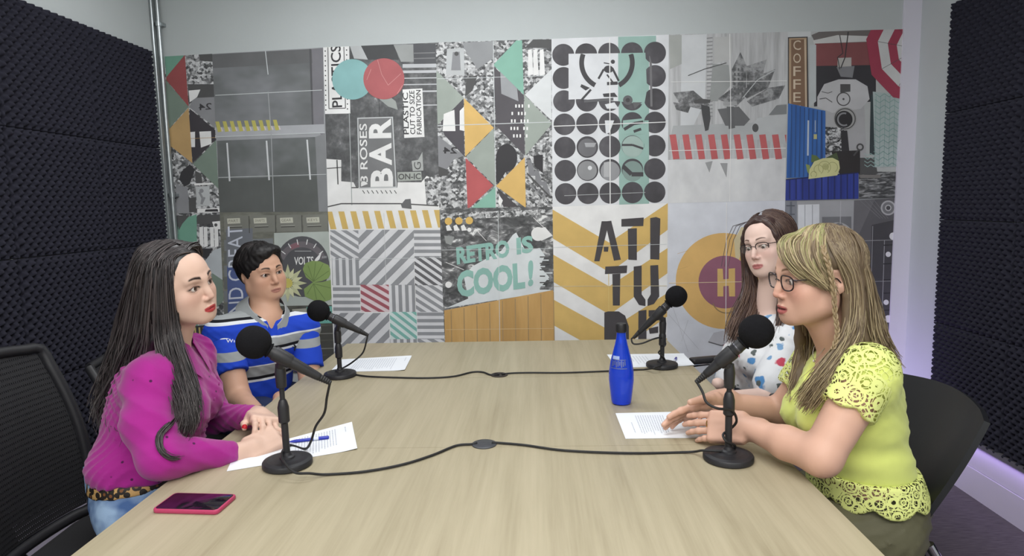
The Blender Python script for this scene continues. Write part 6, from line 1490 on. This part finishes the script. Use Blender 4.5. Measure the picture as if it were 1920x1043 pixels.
def woman_yellow():
    P = empty('person', Vector((.86, 1.58, 0)), 'woman in a yellow lace-sleeved top with glasses and fair braided hair', 'person')
    sc = .985; hp, M = head_at(1463, 528, 1.58, 187, -4, 0, sc, (0, .092, -.002))
    pel = YD(1628, 960, 1.60); chest = YD(1592, 775, 1.60); nb = YD(1575, 655, 1.61)
    R = YD(1530, 690, 1.775); L = YD(1628, 702, 1.455); eL = YD(1540, 856, 1.415); eR = YD(1462, 772, 1.83); wL = YD(1402, 803, 1.600); wR = YD(1345, 752, 1.79)
    X, Y, Z = grid((.30, 1.30, .44), (1.08, 1.98, 1.28), .0075, [(hp, .122, .0018), ((.42, 1.72, .75), .095, .0026)])
    F = Field(X, Y, Z); add_head(F, M, sc, jaw=.97, nose=1.0, mouth_open=.0035, neck_to=nb, neck_r=.050, lips=1.0)
    lat, fw, up, Q = add_torso(F, pel, chest, nb, R, L, -.010, bust=.045, rib=.135, waist=.125)
    F.cone(L, eL, .052, .044, .02); F.cone(eL, eL*.55+wL*.45, .044, .039, .015); F.cone(eL*.55+wL*.45, wL, .039, .0255, .015); F.cone(R, eR, .048, .040, .02); F.cone(eR, wR, .040, .0255, .015)
    # near (left) hand, far (right) hand
    tipL = YD(1282, 806, 1.70); tipR = ZD(1236, 800, ZT+.020)
    t1 = add_hand(F, wL, (ZD(1280, 798, ZT+.040)-wL), (-.10, -.74, .62), 1, (2, 6, 9, 12), (9, 11, 13, 15), thumb=((.032, .030, -.008), (.052, .058, -.010), (.056, .088, -.012)), sc=1.03)
    t2 = add_hand(F, wR, (ZD(1240, 792, ZT+.035)-wR), (.10, .66, .72), -1, (-2, 2, 4, 6), (6, 8, 9, 10), thumb=((.040, .036, .000), (.062, .070, .000), (.074, .108, .000)), sc=1.10)
    sk = rgb(208, 166, 146)[:3]; hc = head_col(M, sc, sk, rgb(176, 96, 94), rgb(120, 92, 70), rgb(212, 128, 116), mouth_open=.0035, lash=(60, 44, 40), brow_w=.003)
    def col(V):
        C = np.tile(np.array(sk), (len(V), 1)); C *= (1+.05*noise3(V, 28, 2))[:, None]; hc(V, C); return C
    F.build('body', SKIN, P, col); add_eyes(M, sc, P, (70, 48, 34), (.12, 1, -.22))
    lens_glasses(M, sc, P, 'dark full-rim glasses', ('dark', rgb(44, 36, 42)), 'full', .0255, .0185)
    # ring, necklace
    rg = MB(); p = Vector(t1[2][0]); yv = (ZD(1285, 800, ZT+.045)-wL).normalized(); base = wL+yv*.095+Vector((-.002, .012, .004)); rg.lathe([(.0092, -.0012), (.0098, 0), (.0092, .0012)], frame(base, yv), 20, caps=False); rg.build('ring', pbr('gold', rgb(210, 170, 90), .25, 1), P, True)
    # top
    YEL = cloth('yellow_cotton', rgb(220, 230, 128), .85, .2)
    X, Y, Z = grid((.58, 1.34, .60), (1.10, 1.96, 1.06), .0055, [])
    F = Field(X, Y, Z); add_torso(F, pel+up*.03, chest, nb-Vector((0, 0, .014)), R, L, .007, bust=.056, rib=.140, waist=.132, dep=.108, hip=.150, shr=.050)
    hem = YD(1640, 902, 1.50).z
    F.plane((0, 0, hem), (0, 0, -1), .004)
    F.folds(lambda x, y, z: wrinkle(x, y, z, 1.1, 3.)+.0035*np.sin(70*z+8*y)*np.exp(-((z-.73)/.07)**2)); F.cone(nb+fw*.05+up*.07, nb+fw*.088-up*.035, .062, .030, .006, 's'); F.build('top', YEL, P)
    LACE = lace_mat('yellow_lace', rgb(226, 234, 146), 25); LACED = lace_mat('yellow_lace_hem', rgb(226, 234, 146), 34)
    ang = math.atan2
    for S, e, nm in ((L, eL, 'lace_sleeve'), (R, eR, 'lace_sleeve')):
        X, Y, Z = grid(tuple(V3([min(S[i], e[i]) for i in range(3)])-Vector((.11, .11, .02))), tuple(V3([max(S[i], e[i]) for i in range(3)])+Vector((.11, .11, .11))), .005, [])
        F = Field(X, Y, Z); d = (e-S).normalized(); c = S*.58+e*.42; F.cone(S+up*.008, c+d*.05, .062, .063, .02); F.cone(nb-up*.02+(S-nb)*.35, S, .048, .060, .03)
        # scalloped edge
        xx, yy, zz = F.X[:, None, None], F.Y[None, :, None], F.Z[None, None, :]; t = (xx-c.x)*d.x+(yy-c.y)*d.y+(zz-c.z)*d.z
        u = Vector((0, 0, 1)).cross(d).normalized(); w2 = d.cross(u); th = np.arctan2((xx-c.x)*u.x+(yy-c.y)*u.y+(zz-c.z)*u.z, (xx-c.x)*w2.x+(yy-c.y)*w2.y+(zz-c.z)*w2.z)
        F.d = np.maximum(F.d, (t-.012*np.abs(np.sin(th*2.5+.6))-.000).astype(np.float32)); F.folds(lambda x, y, z: wrinkle(x, y, z, .7, 1.)); F.build(nm, LACE, P)
    X, Y, Z = grid((.62, 1.34, .50), (1.12, 1.92, .74), .005, []); F = Field(X, Y, Z); add_torso(F, pel+up*.03, chest, nb, R, L, .010, rib=.142, waist=.136, dep=.112, hip=.162)
    xx, yy, zz = F.X[:, None, None], F.Y[None, :, None], F.Z[None, None, :]; th = np.arctan2(yy-pel.y, xx-pel.x)
    F.plane((0, 0, hem+.004), (0, 0, 1), .003); F.d = np.maximum(F.d, (hem-.052-.020*np.abs(np.sin(th*5+.5))-zz).astype(np.float32)); F.build('lace_hem', LACED, P)
    # trousers
    X, Y, Z = grid((.20, 1.34, .04), (1.14, 1.94, .66), .009, []); F = Field(X, Y, Z); F.ell(pel, (.152, .135, .11), Q, .04); F.ell(pel+up*.06, (.140, .115, .06), Q, .04)
    ft = seated_legs(F, pel, lat, fw, 0, .44, .10, dirv=(-1, .02, 0)); F.plane((0, 0, hem-.01), (0, 0, 1)); F.folds(lambda x, y, z: wrinkle(x, y, z, 3.2, 5)); F.build('trousers', cloth('olive_satin', rgb(92, 90, 70), .5), P); shoes(ft, P, BLK)
    # hair
    D = lambda *pts: [npv(YD(*p)) for p in pts]
    fringe = [D((1512, 440, 1.62), (1482, 440, 1.605), (1461, 452, 1.585), (1462, 478, 1.555), (1484, 508, 1.535), (1520, 530, 1.520), (1548, 540, 1.512)),
              D((1520, 438, 1.605), (1492, 443, 1.580), (1478, 458, 1.550), (1486, 487, 1.528), (1508, 512, 1.516), (1534, 530, 1.510), (1554, 545, 1.507)),
              D((1530, 437, 1.595), (1508, 446, 1.555), (1500, 466, 1.530), (1508, 492, 1.514), (1526, 515, 1.508), (1545, 533, 1.505), (1560, 548, 1.503)),
              D((1540, 437, 1.59), (1528, 450, 1.540), (1526, 475, 1.515), (1534, 500, 1.507), (1546, 520, 1.503), (1556, 538, 1.502), (1564, 552, 1.502)),
              D((1548, 437, 1.585), (1545, 455, 1.530), (1550, 478, 1.512), (1556, 500, 1.506), (1561, 520, 1.503), (1566, 538, 1.502), (1570, 552, 1.502))]
    side = [D((1545, 436, 1.59), (1552, 455, 1.532), (1575, 490, 1.512), (1594, 530, 1.512), (1598, 580, 1.508), (1588, 630, 1.49), (1552, 680, 1.475), (1516, 722, 1.480), (1492, 755, 1.50)),
            D((1552, 436, 1.59), (1570, 458, 1.528), (1594, 500, 1.512), (1604, 550, 1.508), (1604, 600, 1.502), (1592, 645, 1.485), (1556, 695, 1.465), (1524, 740, 1.470), (1504, 772, 1.49)),
            D((1558, 437, 1.60), (1586, 464, 1.538), (1602, 510, 1.518), (1608, 560, 1.510), (1608, 610, 1.505), (1598, 655, 1.485), (1568, 700, 1.460), (1542, 740, 1.462), (1520, 768, 1.48))]
    back = [D((1564, 438, 1.61), (1598, 470, 1.555), (1617, 520, 1.540), (1622, 570, 1.535), (1625, 620, 1.53), (1636, 655, 1.53), (1655, 690, 1.545)),
            D((1570, 440, 1.63), (1608, 478, 1.59), (1628, 530, 1.58), (1636, 580, 1.575), (1645, 625, 1.575), (1662, 660, 1.58), (1682, 690, 1.60)),
            D((1572, 444, 1.66), (1612, 490, 1.64), (1632, 545, 1.635), (1642, 595, 1.63), (1655, 640, 1.63), (1672, 670, 1.64))]
    far = [D((1500, 442, 1.64), (1474, 460, 1.665), (1476, 520, 1.70), (1494, 590, 1.71), (1500, 650, 1.71), (1490, 700, 1.70), (1476, 745, 1.67)),
           D((1515, 438, 1.66), (1500, 460, 1.70), (1515, 530, 1.72), (1525, 600, 1.72), (1520, 660, 1.71), (1500, 720, 1.68), (1486, 760, 1.63))]
    W = lambda x, y, z: npv(M @ (Vector((x, y, z))*sc)); Q3 = M.to_3x3()
    X, Y, Z = grid((.52, 1.38, .78), (1.06, 1.86, 1.28), .0055, []); F = Field(X, Y, Z); F.ell(W(0, -.026, .042), (.078, .094, .0800), Q3, .01)
    hair_mass(F, side, .009, .007, .02, hp, .010); hair_mass(F, back, .012, .007, .03, hp, .012); hair_mass(F, far, .012, .010, .02)
    F.ell(W(0, .112, -.004), (.074, .060, .084), Q3, .01, 's'); F.ell(W(-.088, -.012, -.004), (.020, .022, .034), Q3, .004, 's')
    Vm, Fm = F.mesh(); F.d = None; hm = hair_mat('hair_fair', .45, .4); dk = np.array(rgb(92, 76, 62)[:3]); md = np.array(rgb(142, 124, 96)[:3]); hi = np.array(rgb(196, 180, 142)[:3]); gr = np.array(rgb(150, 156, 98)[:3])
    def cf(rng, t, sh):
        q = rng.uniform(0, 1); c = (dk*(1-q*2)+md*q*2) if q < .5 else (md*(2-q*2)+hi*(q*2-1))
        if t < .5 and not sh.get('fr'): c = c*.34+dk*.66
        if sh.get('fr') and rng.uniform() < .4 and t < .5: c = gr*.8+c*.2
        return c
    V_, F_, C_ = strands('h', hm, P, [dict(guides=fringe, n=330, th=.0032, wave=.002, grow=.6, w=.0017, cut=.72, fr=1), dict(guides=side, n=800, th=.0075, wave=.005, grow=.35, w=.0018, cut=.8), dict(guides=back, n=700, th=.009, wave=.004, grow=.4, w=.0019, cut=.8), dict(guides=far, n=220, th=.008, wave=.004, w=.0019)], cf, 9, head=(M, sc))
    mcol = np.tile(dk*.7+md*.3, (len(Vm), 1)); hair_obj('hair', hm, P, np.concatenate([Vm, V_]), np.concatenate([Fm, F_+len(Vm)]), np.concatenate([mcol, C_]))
    # braid
    path = smooth_path(D((1538, 440, 1.575), (1545, 470, 1.505), (1556, 505, 1.492), (1563, 545, 1.490), (1566, 590, 1.490), (1570, 625, 1.482), (1562, 655, 1.472)), 60); b = MB()
    for ph in (0, 2.094, 4.188):
        pts = []
        for i, p in enumerate(path):
            t = i*.62+ph; pts.append(Vector(p)+Vector((math.sin(t)*.0042, 0, 0))+Vector((0, math.sin(2*t)*.0022, 0)))
        b.tube(pts, [.0034*(1-.4*i/59) for i in range(60)], 6)
    b.build('braid', pbr('braid_hair', rgb(146, 126, 96), .5, noise=.25, nscale=260), P, True)
    b = MB(); nk = nb+fw*.052+up*.03
    b.tube([nb+lat*.055+up*.045, nb+lat*.04+fw*.045+up*.015, nb+fw*.066-up*.012, nb-lat*.04+fw*.045+up*.015, nb-lat*.055+up*.045], .0008, 6, sub=6); b.lathe([(.001, -.004), (.004, 0), (.001, .004)], Matrix.Translation(nb+fw*.068-up*.017), 12)
    b.build('necklace', pbr('silver', rgb(200, 196, 190), .3, .9), P, True)
woman_yellow()

# ================= woman in floral blouse =================
def woman_floral():
    P = empty('person', Vector((.92, 2.48, 0)), 'woman in a white floral blouse with long brown hair and half-rim glasses', 'person')
    sc = 1.0; hp, M = head_at(1414, 465.6, 2.40, 216, -4, 10, sc, (0, .092, -.002))
    pel = Vector((.94, 2.50, .56)); chest = YD(1440, 665, 2.46); nb = YD(1442, 585, 2.47); R = YD(1400, 628, 2.62); L = YD(1478, 640, 2.34)
    eL = YD(1440, 745, 2.22); eR = YD(1365, 735, 2.55); wL = YD(1372, 735, 2.20); wR = YD(1345, 760, 2.35)
    wL.z = .655; wR.z = .66
    X, Y, Z = grid((.52, 2.05, .44), (1.20, 2.86, 1.27), .009, [(hp, .115, .0022)])
    F = Field(X, Y, Z); add_head(F, M, sc, jaw=.95, neck_to=nb, neck_r=.045, lips=.95); lat, fw, up, Q = add_torso(F, pel, chest, nb, R, L, -.010, bust=.045, rib=.125, waist=.115)
    for a, e, w_ in ((R, eR, wR), (L, eL, wL)): F.cone(a, e, .040, .035, .02); F.cone(e, w_, .035, .023, .015)
    sk = rgb(226, 196, 184)[:3]; hc = head_col(M, sc, sk, rgb(186, 112, 112), rgb(96, 72, 62), rgb(224, 160, 152), brow_w=.0032)
    def col(V):
        C = np.tile(np.array(sk), (len(V), 1)); hc(V, C); return C
    F.build('body', SKIN, P, col); add_eyes(M, sc, P, (60, 42, 32), (.05, 1, -.45))
    lens_glasses(M, sc, P, 'thin black half-rim glasses', ('thin', rgb(36, 26, 30)), 'half', .026, .0165)
    m = bpy.data.materials.new('floral_print'); N, L_, B = nodes(m); tc = N.new('ShaderNodeTexCoord'); B.inputs['Roughness'].default_value = .8
    cur = None; wht = rgb(226, 228, 232)
    prev = None
    for sc_, off, th, c in ((13, (0, 0, 0), .23, rgb(84, 142, 198)), (11, (3.3, 1.2, 5), .17, rgb(196, 70, 92)), (21, (7, 2, 1), .20, rgb(88, 96, 96)), (17, (1, 9, 4), .22, rgb(120, 160, 200))):
        mp = N.new('ShaderNodeMapping'); mp.inputs['Location'].default_value = off; L_.new(tc.outputs['Object'], mp.inputs[0]); nz = N.new('ShaderNodeTexNoise'); nz.inputs['Scale'].default_value = 30; L_.new(tc.outputs['Object'], nz.inputs['Vector'])
        ad = N.new('ShaderNodeVectorMath'); ad.operation = 'MULTIPLY_ADD'; ad.inputs[1].default_value = (.04, .04, .04); L_.new(nz.outputs['Color'], ad.inputs[0]); L_.new(mp.outputs[0], ad.inputs[2])
        v = N.new('ShaderNodeTexVoronoi'); v.inputs['Scale'].default_value = sc_; L_.new(ad.outputs[0], v.inputs['Vector']); mr = N.new('ShaderNodeMapRange'); mr.inputs[1].default_value = th-.03; mr.inputs[2].default_value = th+.03; L_.new(v.outputs['Distance'], mr.inputs[0])
        mx = N.new('ShaderNodeMix'); mx.data_type = 'RGBA'; mx.inputs[6].default_value = c
        if prev is None: mx.inputs[7].default_value = wht
        else: L_.new(prev, mx.inputs[7])
        L_.new(mr.outputs[0], mx.inputs[0]); prev = mx.outputs[2]
    L_.new(prev, B.inputs['Base Color'])
    X, Y, Z = grid((.52, 2.05, .50), (1.24, 2.86, 1.0), .0065, []); F = Field(X, Y, Z); add_torso(F, pel, chest, nb-Vector((0, 0, .02)), R, L, .012, bust=.058, rib=.132, waist=.130, dep=.108)
    for a, e in ((R, eR), (L, eL)): F.cone(a, a*.25+e*.75, .056, .070, .02); F.plane if False else None
    F.folds(lambda x, y, z: wrinkle(x, y, z, 1.5, 7.)); F.cone(nb+fw*.045+up*.06, nb+fw*.105-up*.06, .050, .020, .006, 's'); F.build('blouse', m, P)
    X, Y, Z = grid((.3, 2.1, .04), (1.25, 2.9, .66), .012, []); F = Field(X, Y, Z); F.ell(pel, (.15, .13, .11), Q, .04); ft = seated_legs(F, pel, lat, fw, 0, .40, .09, dirv=(-1, -.25, 0)); F.build('trousers', cloth('dark_trousers', rgb(40, 42, 50), .85), P); shoes(ft, P, BLK)
    D = lambda *pts: [npv(YD(*p)) for p in pts]
    rt = [D((1418, 414, 2.42), (1400, 428, 2.47), (1394, 455, 2.52), (1396, 495, 2.55), (1396, 540, 2.52), (1382, 580, 2.47), (1368, 612, 2.43), (1364, 640, 2.42)),
          D((1422, 412, 2.44), (1404, 425, 2.50), (1398, 460, 2.55), (1404, 510, 2.54), (1410, 555, 2.50), (1398, 592, 2.45), (1382, 622, 2.41), (1374, 645, 2.40)),
          D((1428, 410, 2.47), (1412, 424, 2.54), (1410, 470, 2.57), (1416, 525, 2.55), (1424, 565, 2.50), (1412, 600, 2.45), (1396, 628, 2.41), (1384, 650, 2.40))]
    lf = [D((1426, 411, 2.42), (1448, 425, 2.385), (1462, 460, 2.37), (1468, 505, 2.365), (1468, 555, 2.36), (1462, 600, 2.34), (1450, 640, 2.30)),
          D((1434, 409, 2.44), (1464, 422, 2.40), (1480, 460, 2.39), (1486, 510, 2.39), (1484, 560, 2.38), (1476, 610, 2.35), (1466, 650, 2.31)),
          D((1440, 409, 2.48), (1476, 424, 2.45), (1494, 465, 2.45), (1500, 520, 2.45), (1500, 580, 2.45), (1500, 640, 2.45)),
          D((1440, 410, 2.52), (1474, 424, 2.54), (1490, 465, 2.55), (1496, 520, 2.55), (1496, 590, 2.54))]
    W = lambda x, y, z: npv(M @ (Vector((x, y, z))*sc)); Q3 = M.to_3x3()
    X, Y, Z = grid((.60, 2.20, .80), (1.16, 2.74, 1.27), .006, []); F = Field(X, Y, Z); F.ell(W(0, -.028, .042), (.078, .097, .085), Q3, .01); hair_mass(F, lf, .010, .008, .03, hp, .010); hair_mass(F, rt, .009, .007, .02); F.ell(W(0, .102, .000), (.082, .068, .094), Q3, .008, 's')
    Vm, Fm = F.mesh(); F.d = None; hm = hair_mat('hair_brown', .42, .45); dk = np.array(rgb(64, 46, 44)[:3]); hi = np.array(rgb(134, 108, 92)[:3])
    def cf(rng, t, sh): q = rng.uniform(0, 1)**1.5*(.35+.65*t); return dk*(1-q)+hi*q
    V_, F_, C_ = strands('h', hm, P, [dict(guides=rt, n=600, th=.009, wave=.005, grow=.3, w=.0021), dict(guides=lf, n=700, th=.009, wave=.005, grow=.3, w=.0022)], cf, 12, head=(M, sc))
    hair_obj('hair', hm, P, np.concatenate([Vm, V_]), np.concatenate([Fm, F_+len(Vm)]), np.concatenate([np.tile(dk, (len(Vm), 1)), C_]))
woman_floral()
